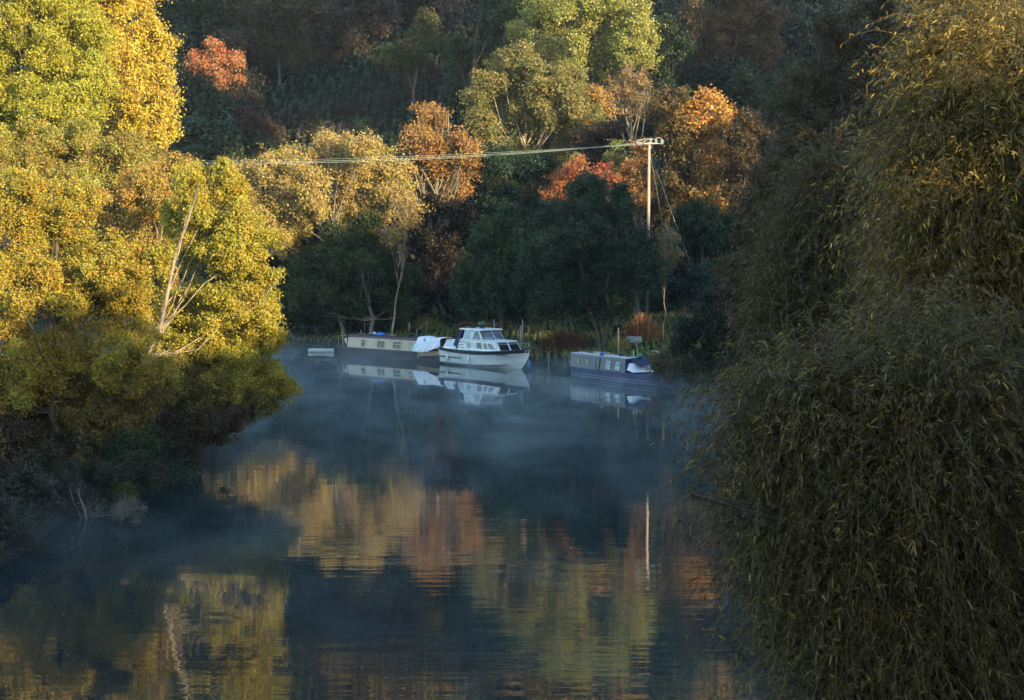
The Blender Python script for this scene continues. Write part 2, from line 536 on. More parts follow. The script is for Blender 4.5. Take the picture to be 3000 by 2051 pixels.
T("low_foliage", "lower foliage of the red-flecked tree, coloured darker to stand for shade", "bush", 160, 70.5,  # lower part of the tree above, its shade painted as a darker leaf colour
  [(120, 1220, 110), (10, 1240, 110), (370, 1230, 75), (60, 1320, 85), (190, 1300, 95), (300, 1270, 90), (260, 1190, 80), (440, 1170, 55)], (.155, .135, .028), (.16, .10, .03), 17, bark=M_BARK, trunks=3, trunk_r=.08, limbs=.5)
T("low_foliage", "lower foliage of the leaning pale-trunked tree, shade put into its dark olive colour", "bush", 520, 76.5,  # underside of the leaning tree's crown, darkened in colour for shade
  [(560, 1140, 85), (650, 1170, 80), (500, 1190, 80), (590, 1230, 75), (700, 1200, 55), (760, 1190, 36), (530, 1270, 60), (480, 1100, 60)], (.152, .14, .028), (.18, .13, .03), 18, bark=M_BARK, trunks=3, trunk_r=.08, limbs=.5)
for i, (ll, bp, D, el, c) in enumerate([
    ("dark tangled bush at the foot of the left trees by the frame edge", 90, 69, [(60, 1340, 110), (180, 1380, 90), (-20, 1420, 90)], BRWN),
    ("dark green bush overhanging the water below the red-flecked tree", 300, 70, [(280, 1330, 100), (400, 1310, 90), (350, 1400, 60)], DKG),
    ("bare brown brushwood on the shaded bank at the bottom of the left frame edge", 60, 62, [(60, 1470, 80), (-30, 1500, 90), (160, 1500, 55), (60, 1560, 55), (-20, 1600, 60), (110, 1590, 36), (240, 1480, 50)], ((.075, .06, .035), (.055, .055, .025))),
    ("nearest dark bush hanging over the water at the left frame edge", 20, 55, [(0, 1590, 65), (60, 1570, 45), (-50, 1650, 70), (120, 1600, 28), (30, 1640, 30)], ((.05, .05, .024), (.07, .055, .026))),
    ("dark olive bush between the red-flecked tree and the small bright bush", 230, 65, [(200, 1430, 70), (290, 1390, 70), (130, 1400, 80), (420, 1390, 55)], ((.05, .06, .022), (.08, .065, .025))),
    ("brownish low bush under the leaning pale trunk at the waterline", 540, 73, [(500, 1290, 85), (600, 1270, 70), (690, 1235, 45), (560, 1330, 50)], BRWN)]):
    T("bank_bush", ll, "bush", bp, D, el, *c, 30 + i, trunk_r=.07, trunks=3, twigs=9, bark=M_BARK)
T("bank_bush", "small bright green bush touching the water at the lower left", "bush", 340, 66.5,
  [(320, 1430, 36), (375, 1440, 30), (285, 1450, 25)], (.16, .19, .03), (.20, .18, .03), 34, trunk_r=.03, trunks=2)

T("brushwood", "tangle of bare brown twigs sagging into the dark water at the lower left", "brushwood", 250, 62,
  [(120, 1560, 50), (260, 1540, 60), (380, 1500, 50), (20, 1590, 50)], (.09, .075, .045), (.07, .06, .03), 37, dens=.05, sparse_twig=True, twigs=16, trunk_r=.06, twig_r=.022, trunks=3, bark=M_BARKG)
# --- far bank, centre-left
T("goat_willow", "large tan-leaved autumn tree standing behind the cream narrowboat", "tree", 1000, 160,
  [(960, 430, 40), (890, 490, 60), (1060, 440, 50), (1000, 510, 90), (1120, 500, 62), (900, 560, 90), (800, 500, 52), (720, 525, 52), (665, 565, 45), (1150, 580, 60),
   (850, 660, 95), (1050, 640, 90), (960, 400, 18), (1020, 420, 26), (760, 620, 70), (1185, 500, 28), (1100, 440, 24)],
  *TAN, 41, trunk_r=.22, bark=M_BARKG, leafpx=1.2, spike=.5)
T("goat_willow", "half-bare twiggy tree arching out to the right of the tan tree", "tree", 1150, 156,
  [(1190, 620, 50), (1165, 690, 45), (1215, 660, 32)], (.36, .24, .08), (.30, .22, .05), 42, trunk_r=.12, bark=M_BARKP, dens=.28, twigs=16, sparse_twig=True, twig_r=.035)
T("ash_sapling", "small yellow-green treetop poking up left of the tan tree", "tree", 830, 166,
  [(850, 470, 34), (800, 475, 26), (880, 480, 20), (830, 520, 40)], *YG, 43)
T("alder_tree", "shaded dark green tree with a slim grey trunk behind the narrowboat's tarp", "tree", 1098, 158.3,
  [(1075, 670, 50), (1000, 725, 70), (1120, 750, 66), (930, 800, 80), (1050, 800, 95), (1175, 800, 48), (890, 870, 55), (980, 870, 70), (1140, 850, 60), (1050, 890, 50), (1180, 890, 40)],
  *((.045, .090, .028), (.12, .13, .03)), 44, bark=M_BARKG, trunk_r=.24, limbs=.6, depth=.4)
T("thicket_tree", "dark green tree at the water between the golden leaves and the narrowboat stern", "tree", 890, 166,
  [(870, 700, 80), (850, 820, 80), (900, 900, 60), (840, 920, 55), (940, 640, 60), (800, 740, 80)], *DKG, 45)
# --- far bank, centre and centre-right
T("hawthorn_tree", "orange and yellow autumn tree left of centre crossed by the power lines", "tree", 1290, 167,
  [(1275, 370, 50), (1250, 430, 60), (1335, 440, 50), (1215, 400, 32), (1300, 500, 62), (1378, 460, 36), (1330, 540, 46), (1390, 430, 18), (1250, 345, 16), (1300, 340, 16), (1390, 500, 22), (1240, 500, 40)],
  *ORNG, 51, bark=M_BARKG, leafpx=1.2, spike=.6)
T("oak_tree", "broad olive-green tree on the hillside with russet sprays on its right", "tree", 1560, 176,
  [(1500, 190, 48), (1560, 230, 66), (1440, 260, 52), (1620, 270, 66), (1395, 285, 36), (1480, 330, 75), (1580, 340, 75), (1670, 320, 66), (1430, 375, 48), (1540, 400, 45),
   (1650, 390, 45), (1530, 160, 28), (1400, 350, 30), (1500, 480, 75), (1620, 480, 75), (1540, 580, 70)],
  *((.15, .165, .045), (.27, .19, .05)), 52, bark=M_BARKP, trunk_r=.35)
T("field_maple", "russet-orange small tree squeezed against the right side of the broad olive tree", "tree", 1750, 179,
  [(1740, 300, 40), (1770, 330, 30), (1710, 350, 42), (1760, 370, 26)], (.42, .22, .06), (.30, .22, .05), 53)
T("oak_tree", "big rounded sunlit green tree at the top centre of the hillside", "tree", 1730, 198,
  [(1640, 50, 85), (1740, 20, 105), (1840, 80, 75), (1720, 140, 90), (1830, 160, 75), (1885, 110, 40), (1780, 210, 55), (1690, 210, 45), (1580, 40, 50)],
  *((.25, .27, .055), (.33, .28, .07)), 54, trunk_r=.4)
T("oak_tree", "slender green treetops between the two big sunlit green trees", "tree", 1540, 188,
  [(1515, 95, 30), (1545, 140, 32), (1600, 130, 28), (1520, 160, 30), (1610, 170, 26)], *((.21, .22, .05), (.26, .20, .05)), 55)
T("birch_tree", "fine-twigged half-bare tree below the big rounded green tree", "tree", 1845, 184,
  [(1835, 250, 50), (1865, 270, 40), (1845, 310, 45), (1800, 280, 32), (1880, 230, 25)], (.27, .19, .07), (.32, .18, .06), 56, bark=M_BARKP, dens=.35, twigs=18, sparse_twig=True, twig_r=.04)
T("rowan_tree", "orange-red berry-laden tree high on the slope at the upper left", "tree", 630, 210,
  [(630, 160, 34), (600, 195, 40), (670, 195, 42), (640, 235, 46), (560, 225, 22), (700, 240, 20), (700, 190, 18), (570, 165, 15), (620, 130, 12), (545, 255, 14)],
  *((.38, .19, .07), (.38, .10, .04)), 57, leafpx=1.15, spike=.6)
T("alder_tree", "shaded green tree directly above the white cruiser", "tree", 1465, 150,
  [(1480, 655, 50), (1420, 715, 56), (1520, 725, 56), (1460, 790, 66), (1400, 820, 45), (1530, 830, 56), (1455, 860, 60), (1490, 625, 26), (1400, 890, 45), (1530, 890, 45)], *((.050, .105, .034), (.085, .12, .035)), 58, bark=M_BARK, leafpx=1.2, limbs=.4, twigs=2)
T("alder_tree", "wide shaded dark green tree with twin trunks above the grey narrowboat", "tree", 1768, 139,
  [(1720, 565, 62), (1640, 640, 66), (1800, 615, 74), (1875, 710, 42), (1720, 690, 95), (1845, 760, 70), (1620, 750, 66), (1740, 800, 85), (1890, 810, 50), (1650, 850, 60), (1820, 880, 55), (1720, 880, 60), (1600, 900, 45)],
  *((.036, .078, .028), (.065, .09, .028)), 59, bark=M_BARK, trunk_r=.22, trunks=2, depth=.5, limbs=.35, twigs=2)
T("hawthorn_tree", "vivid red-orange hawthorn peeping over the shaded trees left of the pole", "tree", 1700, 153,
  [(1640, 540, 26), (1690, 500, 36), (1720, 540, 40), (1765, 515, 34), (1620, 570, 20), (1800, 540, 24), (1660, 590, 26)], *((.34, .16, .05), (.40, .08, .035)), 60, leafpx=1.15, spike=.6)
T("hawthorn_tree", "orange leafy spray rising just left of the pole top", "tree", 1868, 153,
  [(1880, 450, 34), (1850, 500, 34), (1885, 520, 36), (1840, 550, 30), (1875, 570, 32)], *((.38, .17, .05), (.32, .20, .05)), 61, leafpx=1.15)
T("ash_sapling", "thin yellow-green sapling left of the orange spray", "tree", 1805, 158,
  [(1808, 430, 16), (1795, 465, 22), (1820, 480, 22), (1800, 520, 26), (1690, 460, 14), (1680, 490, 14)], *((.18, .20, .05), (.28, .22, .05)), 62)
T("maple_tree", "glowing orange and gold maple to the right of the utility pole", "tree", 2050, 165,
  [(2010, 330, 40), (2090, 320, 44), (2120, 370, 34), (2050, 410, 66), (2080, 500, 56), (2110, 450, 34), (2050, 570, 46), (2095, 600, 28), (2070, 290, 22)],
  *((.48, .28, .055), (.38, .16, .045)), 63, leafpx=1.5, bark=M_BARKG)
T("maple_tree", "dark green and brown tree fringed with gold leaves just right of the pole", "tree", 1960, 164,
  [(1950, 300, 40), (1990, 290, 30), (1930, 340, 32), (1970, 400, 50), (1980, 480, 50), (1950, 560, 60), (2010, 620, 60)], *((.11, .10, .035), (.34, .20, .05)), 64, leafpx=1.4)
T("elder_bush", "pale twiggy bush beside the foot of the utility pole", "bush", 1945, 141,
  [(1955, 700, 34), (1950, 745, 36), (1925, 770, 28), (1970, 760, 22)], (.20, .15, .05), (.25, .17, .05), 65, bark=M_BARKP, dens=.35, twigs=14, sparse_twig=True, twig_r=.03, trunk_r=.06)
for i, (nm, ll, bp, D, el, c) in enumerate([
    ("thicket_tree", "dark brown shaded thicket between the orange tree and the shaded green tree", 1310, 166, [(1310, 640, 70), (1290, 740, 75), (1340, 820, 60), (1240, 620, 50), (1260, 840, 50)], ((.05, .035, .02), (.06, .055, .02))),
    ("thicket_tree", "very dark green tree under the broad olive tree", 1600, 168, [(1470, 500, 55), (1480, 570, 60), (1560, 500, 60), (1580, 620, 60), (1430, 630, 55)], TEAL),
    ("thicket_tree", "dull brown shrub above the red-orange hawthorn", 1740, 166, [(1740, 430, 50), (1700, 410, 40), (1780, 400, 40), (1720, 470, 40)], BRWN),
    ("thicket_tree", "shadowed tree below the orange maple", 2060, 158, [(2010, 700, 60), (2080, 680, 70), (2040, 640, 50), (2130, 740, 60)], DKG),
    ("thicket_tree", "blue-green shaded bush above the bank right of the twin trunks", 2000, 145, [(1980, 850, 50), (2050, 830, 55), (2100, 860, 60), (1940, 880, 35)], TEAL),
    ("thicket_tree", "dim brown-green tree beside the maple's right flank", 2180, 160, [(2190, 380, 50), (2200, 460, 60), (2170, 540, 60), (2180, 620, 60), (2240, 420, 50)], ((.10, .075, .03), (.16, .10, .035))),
    ("hill_tree", "brown shaded tree at the top of the slope right of the big green tree", 2150, 205, [(2150, 90, 90), (2220, 60, 70), (2080, 140, 70), (2180, 190, 70), (2050, 60, 60), (2250, 150, 50), (2150, 20, 70)], ((.13, .085, .035), (.16, .11, .035))),
    ("hill_tree", "dark green tree hugging the right side of the big sunlit green tree", 1960, 203, [(1950, 180, 55), (1980, 260, 55), (2000, 140, 45), (1960, 90, 40)], DKG),
    ("hill_tree", "dark green tree at the top edge right of the golden tree", 540, 225, [(480, 20, 75), (580, 30, 75), (520, 80, 50), (640, 60, 50)], DKG),
    ("hill_tree", "grey-olive ragged tree at the upper left centre", 820, 220, [(740, 40, 80), (830, 60, 80), (790, 140, 70), (900, 30, 70), (860, 150, 50), (700, 120, 50)], GREY),
    ("hill_tree", "dull brown tree at the top centre-left of the hillside", 1040, 228, [(1040, 50, 85), (980, 120, 65), (1110, 60, 60), (1050, 140, 50)], ((.07, .055, .03), (.09, .06, .03))),
    ("hill_tree", "dark yellow-green bush in the middle of the upper slope", 1210, 212, [(1220, 140, 55), (1160, 160, 40), (1250, 90, 50), (1200, 190, 36)], ((.11, .12, .03), (.15, .12, .03))),
    ("hill_tree", "tall dark green tree left of the two big sunlit trees", 1410, 202, [(1400, 180, 55), (1440, 110, 60), (1470, 40, 65), (1360, 240, 45), (1340, 150, 50), (1380, 300, 50)], DKG),
    ("hill_tree", "dark blue-green bush below the orange-red berry tree", 600, 200, [(600, 330, 60), (530, 310, 50), (560, 390, 50), (500, 390, 40)], TEAL),
    ("hill_tree", "reddish-brown shrub on the open slope left of centre", 740, 198, [(720, 370, 50), (780, 400, 40), (690, 410, 40)], ((.11, .055, .03), (.08, .06, .03))),
    ("hill_tree", "small green bush at the right of the dark upper slope", 2230, 196, [(2200, 240, 40), (2260, 260, 40), (2230, 300, 40)], ((.07, .10, .035), (.10, .11, .04)))]):
    T(nm, ll, "tree", bp, D, el, *c, 70 + i)

# --- right bank, mid distance
for i, (nm, ll, bp, D, el, c, lp) in enumerate([
    ("ash_tree", "tall grey-brown shaded tree behind the top of the near willows", 2500, 105, [(2450, 150, 80), (2400, 250, 90), (2500, 250, 110), (2380, 370, 95), (2480, 390, 130), (2330, 480, 80), (2600, 180, 100), (2600, 380, 140), (2420, 90, 50), (2560, 60, 80)], ((.10, .088, .04), (.14, .10, .04)), 1.1),
    ("ash_tree", "dusky brown-green tree on the right bank beyond the willows", 2330, 96, [(2250, 590, 75), (2330, 660, 110), (2220, 720, 80), (2170, 800, 70), (2300, 840, 120), (2400, 580, 110), (2450, 780, 140), (2280, 520, 50), (2190, 880, 70)], ((.095, .078, .03), (.15, .095, .03)), 1.15),
    ("alder_tree", "dark green tree reaching the water at the far end of the right bank", 2200, 112, [(2120, 900, 75), (2060, 960, 60), (2150, 990, 85), (2250, 1010, 90), (2010, 1000, 45), (2080, 1050, 50), (2180, 1070, 55), (2260, 920, 90), (2350, 1000, 100)], ((.032, .048, .02), (.05, .05, .02)), 1.15),
    ("low_foliage", "sparse leafy branch drooping over the grey narrowboat's bow", 2060, 116.5, [(1950, 1050, 22), (1985, 1075, 36), (1920, 1060, 18), (2030, 1070, 46), (1990, 1020, 30), (1970, 1110, 26), (1935, 1085, 26), (2020, 1110, 40), (2080, 1090, 60)], ((.10, .10, .03), (.22, .13, .04)), 1.3)]):
    T(nm, ll, "tree" if i < 3 else "bush", bp, D, el, *c, 90 + i, leafpx=lp, dens=1 if i < 3 else .6)

# ------------------------------------------------------------------ near willows
def willow(name, label, base, lobes, seed, shoots, c1, c2, leaf=.042, tall=1.0, trunks=1):
    rng = np.random.default_rng(seed)
    bx, by = base
    bz = hz(bx, by)
    t = obj(name, None, None, label, "willow")
    t.location = (bx, by, bz)
    B = np.array([bx, by, bz])
    wts = np.array([l[1] ** 2 for l in lobes]); wts /= wts.sum()
    li = rng.choice(len(lobes), shoots, p=wts)
    C = np.array([l[0] for l in lobes])[li]; Rr = np.array([l[1] for l in lobes])[li]
    d = unit(rng.normal(size=(shoots, 3)) + np.array([-.15, -.25, .15]))
    S = C + d * (Rr * (rng.uniform(.30, 1.0, shoots) ** .6 + (rng.random(shoots) < .14) * rng.uniform(.05, .45, shoots)))[:, None]
    ncl = shoots // 14                                  # shoots gather round bough ends
    ci = rng.integers(0, ncl, shoots)
    S = S[ci] * .35 + S * .65 + rng.normal(size=S.shape) * .12; d = unit(d[ci] + d * .9)
    dirn = unit(d * .8 + rng.normal(size=(shoots, 3)) * .45 + np.array([0, 0, .35]))
    L = rng.uniform(.35, 1.0, shoots) * np.where(rng.random(shoots) < .12, 1.5, 1)
    g = rng.uniform(.5, 1.3, shoots)
    nseg = 5
    tt = np.linspace(0, 1, nseg)
    P = S[:, None, :] + dirn[:, None, :] * (L[:, None] * tt)[:, :, None]
    P[:, :, 2] -= (g[:, None] * L[:, None] * .75) * tt ** 2
    # twig tubes, three-sided
    V, I = [], []
    rad = .0042 * (1 - .7 * tt)
    up = np.array([0, 0, 1.])
    a1 = unit(np.cross(dirn, up + rng.normal(size=dirn.shape) * .1)); a2 = np.cross(dirn, a1)
    ring = []
    for k in range(3):
        an = 2 * math.pi * k / 3
        ring.append(P + (a1[:, None, :] * math.cos(an) + a2[:, None, :] * math.sin(an)) * rad[None, :, None])
    ring = np.stack(ring, 2)                       # shoots, nseg, 3, 3
    base_i = np.arange(shoots) * nseg * 3
    quads = []
    for s_ in range(nseg - 1):
        for k in range(3):
            k2 = (k + 1) % 3
            quads.append(np.stack([base_i + s_ * 3 + k, base_i + s_ * 3 + k2, base_i + (s_ + 1) * 3 + k2, base_i + (s_ + 1) * 3 + k], 1))
    Q = np.concatenate(quads)
    tm = raw_mesh(name + "_twigs", ring.reshape(-1, 3) - B, 4, Q.ravel(), [M_TWIG])
    # leaves: strips of three quads that curve downwards
    nl = 15
    u = np.tile((np.arange(nl) + .5) / nl, (shoots, 1)) + rng.uniform(-.03, .03, (shoots, nl))
    u = np.clip(u, 0.05, 1)
    pos = S[:, None, :] + dirn[:, None, :] * (L[:, None] * u)[:, :, None]
    pos[:, :, 2] -= (g[:, None] * L[:, None] * .75) * u ** 2
    pos = pos.reshape(-1, 3)
    n = len(pos)
    tw = np.repeat(dirn, nl, 0)
    sidev = unit(np.cross(tw, rng.normal(size=(n, 3))))
    ld = unit(tw * .55 + sidev * .8 + np.array([0, 0, -.25]) + rng.normal(size=(n, 3)) * .2)
    ln = leaf * rng.uniform(.6, 1.35, n) * 2
    wd = ln * rng.uniform(.06, .105, n)
    nr = unit(np.cross(ld, rng.normal(size=(n, 3))))
    fr = [0, .35, .72, 1.0]; ww = [.25, 1, .8, .05]
    droop = rng.uniform(.1, .8, n)
    vs = []
    for f, wq in zip(fr, ww):
        c = pos + ld * (ln * f)[:, None]
        c[:, 2] -= droop * ln * f * f * .8
        vs.append(c + nr * (wd * wq)[:, None]); vs.append(c - nr * (wd * wq)[:, None])
    V = np.stack(vs, 1).reshape(-1, 3)
    bi = np.arange(n) * 8
    Q = np.concatenate([np.stack([bi + 2 * q, bi + 2 * q + 1, bi + 2 * q + 3, bi + 2 * q + 2], 1)[:, None, :] for q in range(3)], 1).reshape(-1)
    ct = np.repeat(np.clip(rng.normal(.42, .14, shoots), 0, 1), nl)
    tint = np.repeat(np.clip(ct + rng.normal(0, .16, n), 0, 1), 3)
    lum = np.repeat(np.exp(rng.normal(-.1, .38, n)).clip(.35, 2.2), 3)
    cm = raw_mesh(name + "_crown", V - B, 4, Q, [M_LEAF], {"tint": tint, "lum": lum})
    c = obj("crown", cm, t); c.color = (*c1, 1); c["c2"] = [*c2, 1.]
    obj("twigs", tm, t)
    paths = []
    cen = np.mean([l[0] for l in lobes], axis=0) - B
    top = np.array([cen[0], cen[1], max(l[0][2] for l in lobes) - bz])
    tp = curve_pts((0, 0, -.4), top * np.array([1, 1, .9]), rng, 10, .06)
    paths.append((tp, .26, .06, 9))
    for l in lobes:
        lc = np.array(l[0]) - B
        a0 = tp[int(np.clip(lc[2] / top[2] * .6 * 9, 0, 8))]
        bp = curve_pts(a0, lc, rng, 8, .07, .05)
        paths.append((bp, .075, .022, 6))
        for _ in range(9):
            e = rng.normal(size=3); e = lc + e / np.linalg.norm(e) * l[1] * rng.uniform(.5, .95)
            paths.append((curve_pts(bp[int(rng.integers(4, 8))], e, rng, 6, .1), .016, .005, 4))
    obj("trunk", wood_mesh(name + "_trunk", paths, M_BARK), t)
    return t

def plobes(D, el, dj, seed):
    rng = np.random.default_rng(seed)
    out = []
    for e in el:
        dd = e[3] if len(e) > 3 else rng.uniform(-dj, dj)
        p = pix(e[0], e[1], D + dd)
        out.append((tuple(p), e[2] / F * D))
    return out

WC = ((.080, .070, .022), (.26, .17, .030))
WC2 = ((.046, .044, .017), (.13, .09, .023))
willow("willow_tree", "tall near willow at the right edge whose top catches the sun", (9.6, 27), plobes(25,
    [(2760, 60, 150), (2900, 20, 200), (2680, 130, 90), (2830, 260, 200), (3000, 250, 200), (2700, 330, 130), (2860, 480, 220), (3050, 600, 220), (2680, 560, 160),
     (2880, 760, 230), (3060, 900, 200), (2640, 800, 160), (2800, 1000, 200), (2650, 1010, 150), (2820, 1150, 180), (3020, 1120, 180)], 1.4, 5), 201, 14500, (.105, .088, .026), (.40, .26, .042))
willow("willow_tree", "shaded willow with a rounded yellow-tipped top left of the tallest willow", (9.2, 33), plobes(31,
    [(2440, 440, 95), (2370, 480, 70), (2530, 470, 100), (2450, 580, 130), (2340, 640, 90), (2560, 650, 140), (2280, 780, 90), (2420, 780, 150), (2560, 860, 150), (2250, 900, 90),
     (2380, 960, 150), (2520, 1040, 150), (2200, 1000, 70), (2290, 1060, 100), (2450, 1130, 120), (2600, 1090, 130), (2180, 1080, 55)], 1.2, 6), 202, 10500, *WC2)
willow("willow_tree", "lower willow whose leafy boughs hang out left over the water", (7.6, 21), plobes(21,
    [(2450, 1010, 80), (2600, 950, 95), (2780, 890, 105), (2950, 960, 120), (2340, 1050, 55), (2700, 1080, 120, -1.5), (2880, 1080, 130, -1.5), (2040, 1370, 50), (2015, 1450, 25), (2130, 1130, 55), (2300, 1100, 100), (2190, 1070, 60), (2420, 1080, 120), (2200, 1160, 80), (2130, 1230, 80), (2090, 1330, 70), (2060, 1400, 45), (2230, 1280, 120), (2350, 1200, 140), (2200, 1420, 70), (2330, 1380, 120), (2500, 1250, 170),
     (2480, 1450, 170), (2300, 1540, 70), (2650, 1350, 200), (2650, 1600, 200), (2850, 1250, 200), (2900, 1500, 200), (3050, 1400, 200), (2400, 1650, 130), (2290, 1720, 80),
     (2500, 1830, 180), (2330, 1880, 110), (2230, 1860, 50), (2300, 2000, 90), (2480, 2040, 160), (2700, 1900, 200), (2900, 1800, 200), (3050, 2000, 200), (2750, 2100, 180)], 1.2, 7), 203, 25500, (.062, .052, .018), (.20, .135, .028))

# ------------------------------------------------------------------ undergrowth, hillside shrubs, bank grass
def scatter_stuff(name, label, n, xr, dr, size, hgt, seed, c1, c2, cond=None, blade=False, patch=9.0, clump=0.5):
    rng = np.random.default_rng(seed)
    y = rng.uniform(dr[0] ** .5, dr[1] ** .5, n) ** 2
    x = rng.uniform(-1, 1, n) * (xr * y + 6)
    if clump:
        kx = (x / clump).round() * clump; ky = (y / clump).round() * clump
        x = x * .4 + .6 * (kx + clump * .4 * np.sin(ky * 12.9 + kx * 3.1)); y = y * .4 + .6 * (ky + clump * .4 * np.sin(kx * 7.7 + ky))
    sd = signed_dist(x, y)
    k = sd > .15
    if cond is not None: k &= cond(x, y, sd)
    x, y, sd = x[k], y[k], sd[k]
    n = len(x)
    z = height(x, y)
    rise = np.clip(.6 + .5 * wob(x, y, patch * .35, 3), 0.3, 1) * hgt
    if blade:
        h = rise * rng.uniform(.4, 1.1, n); wd = size * rng.uniform(.5, 1.2, n)
        an = rng.uniform(0, math.pi, n); lean = rng.normal(0, .3, (n, 2)) * h[:, None]
        P = np.stack([x, y, z - .03], 1); dx = np.stack([np.cos(an) * wd, np.sin(an) * wd, 0 * an], 1)
        tp = P + np.stack([lean[:, 0], lean[:, 1], h], 1)
        V = np.stack([P - dx, P + dx, tp + dx * .3, tp - dx * .3], 1).reshape(-1, 3)
    else:
        P = np.stack([x, y, z + rise * rng.uniform(0, 1, n) ** .7], 1)
        N = unit(rng.normal(size=(n, 3)) * .7 + np.array([0, -.3, .6]))
        V = leaf_quads(P, N, size * rng.uniform(.5, 1.3, n), .7, rng)
    tint = np.clip(.55 + .42 * wob(x, y, patch, 5) + rng.normal(0, .13, n), 0, 1)
    o = obj(name, raw_mesh(name, V, 4, np.arange(len(V)), [M_LEAF], {"tint": tint, "lum": rng.uniform(.6, 1.4, n)}), None, label, name.replace("_", " "), kind="stuff")
    o.color = (*c1, 1); o["c2"] = [*c2, 1.]
    return o

scatter_stuff("bramble_scrub", "dark bramble and dry stalk scrub covering the shaded hillside", 420000, .36, (160, 325), .24, 1.8, 301,
              (.050, .046, .026), (.024, .056, .028), cond=lambda x, y, sd: y > 163 + .02 * x, patch=11, clump=.9)
scatter_stuff("bank_grass", "rough green and straw-coloured grass on the bank behind the boats", 120000, .30, (112, 175), .035, .75, 302,
              (.095, .16, .036), (.28, .22, .065), cond=lambda x, y, sd: (sd < 26), blade=True, patch=4)
scatter_stuff("bank_weeds", "low leafy weeds and brown bracken on the bank behind the boats", 42000, .30, (112, 175), .10, .8, 303,
              (.075, .14, .034), (.13, .075, .03), cond=lambda x, y, sd: (sd < 26), patch=3, clump=.6)
scatter_stuff("side_weeds", "dim undergrowth along the left and right river banks", 80000, .42, (36, 125), .09, .7, 304,
              (.030, .034, .015), (.055, .04, .02), cond=lambda x, y, sd: sd < 16, patch=3, clump=.5)

scatter_stuff("shore_weeds", "matted dark weeds on the near left shore", 150000, .42, (42, 76), .07, .9, 305,
              (.034, .036, .016), (.06, .045, .022), cond=lambda x, y, sd: (sd < 9) & (x < 0), patch=2.5, clump=.4)

# reeds and bracken on the bank: individual clumps one can count
def reed_clump(name, label, px, D, wpx, hpx, c1, c2, seed, n=500, lean=.25):
    rng = np.random.default_rng(seed)
    k = F / D
    p = pix(px, 900, D); bz = hz(p.x, D)
    W, H = wpx / k / 2, hpx / k
    x = rng.normal(0, W * .5, n); y = rng.normal(0, W * .5, n)
    h = H * rng.uniform(.45, 1.05, n) * np.exp(-(x / W) ** 2 * .4)
    an = rng.uniform(0, math.pi, n); wd = .018 * rng.uniform(.6, 1.4, n)
    P = np.stack([x, y, x * 0 - .05], 1); dx = np.stack([np.cos(an) * wd, np.sin(an) * wd, 0 * an], 1)
    mid = P + np.stack([x * .1 + rng.normal(0, .05, n), y * .1, h * .55], 1)
    tp = mid + np.stack([x * .25 + rng.normal(0, lean, n) * h, rng.normal(0, lean, n) * h, h * .42], 1)
    V = np.stack([P - dx, P + dx, mid + dx, mid - dx, mid - dx, mid + dx, tp + dx * .4, tp - dx * .4], 1).reshape(-1, 3)
    t = np.repeat(rng.uniform(.2, .9, n), 2)
    o = obj(name, raw_mesh(name, V, 4, np.arange(len(V)), [M_LEAF], {"tint": t, "lum": np.repeat(rng.uniform(.6, 1.3, n), 2)}), None, label, "reeds", loc=(p.x, D, bz))
    o.color = (*c1, 1); o["c2"] = [*c2, 1.]
    return o
reed_clump("reed_clump", "tall orange-brown reeds at the back of the bank above the grey narrowboat", 1880, 143, 90, 85, (.40, .22, .08), (.30, .13, .05), 1, 900, .06)
reed_clump("reed_clump", "dark rust-brown bracken clump between the cruiser and the grey narrowboat", 1655, 141, 110, 70, (.16, .06, .025), (.10, .05, .02), 2, 1400)
reed_clump("reed_clump", "straw-yellow grass tuft right of the twin tree trunks", 1815, 139, 50, 40, (.32, .24, .07), (.22, .20, .05), 3, 500)
reed_clump("reed_clump", "sparse golden weeds beside the pale post on the far left bank", 1250, 163, 70, 45, (.34, .26, .06), (.18, .17, .04), 4, 500)

# shrubs of the dark slope: three kinds of crown copied out
def shrub_template(seed, W, H, n):
    rng = np.random.default_rng(seed)
    lobes = []
    for i in range(9):
        a_ = rng.uniform(0, 6.28); q = rng.uniform(0, .6)
        lobes.append(((W * q * math.cos(a_) * .8, W * q * math.sin(a_) * .8, H * rng.uniform(.3, .78)), H * rng.uniform(.24, .36), n / 9))
    cm = crown_mesh("shrub_crown", lobes, .17, rng, spike=.5, sub=6)
    paths = []
    for l in lobes:
        paths.append((curve_pts((0, 0, -.3), l[0], rng, 6, .1), .09, .03, 5))
        for _ in range(4):
            d = rng.normal(size=3); e = np.array(l[0]) + d / np.linalg.norm(d) * l[1] * 1.1
            paths.append((curve_pts(l[0], e, rng, 3, .1), .025, .01, 3))
    return cm, wood_mesh("shrub_trunk", paths, M_BARKG)

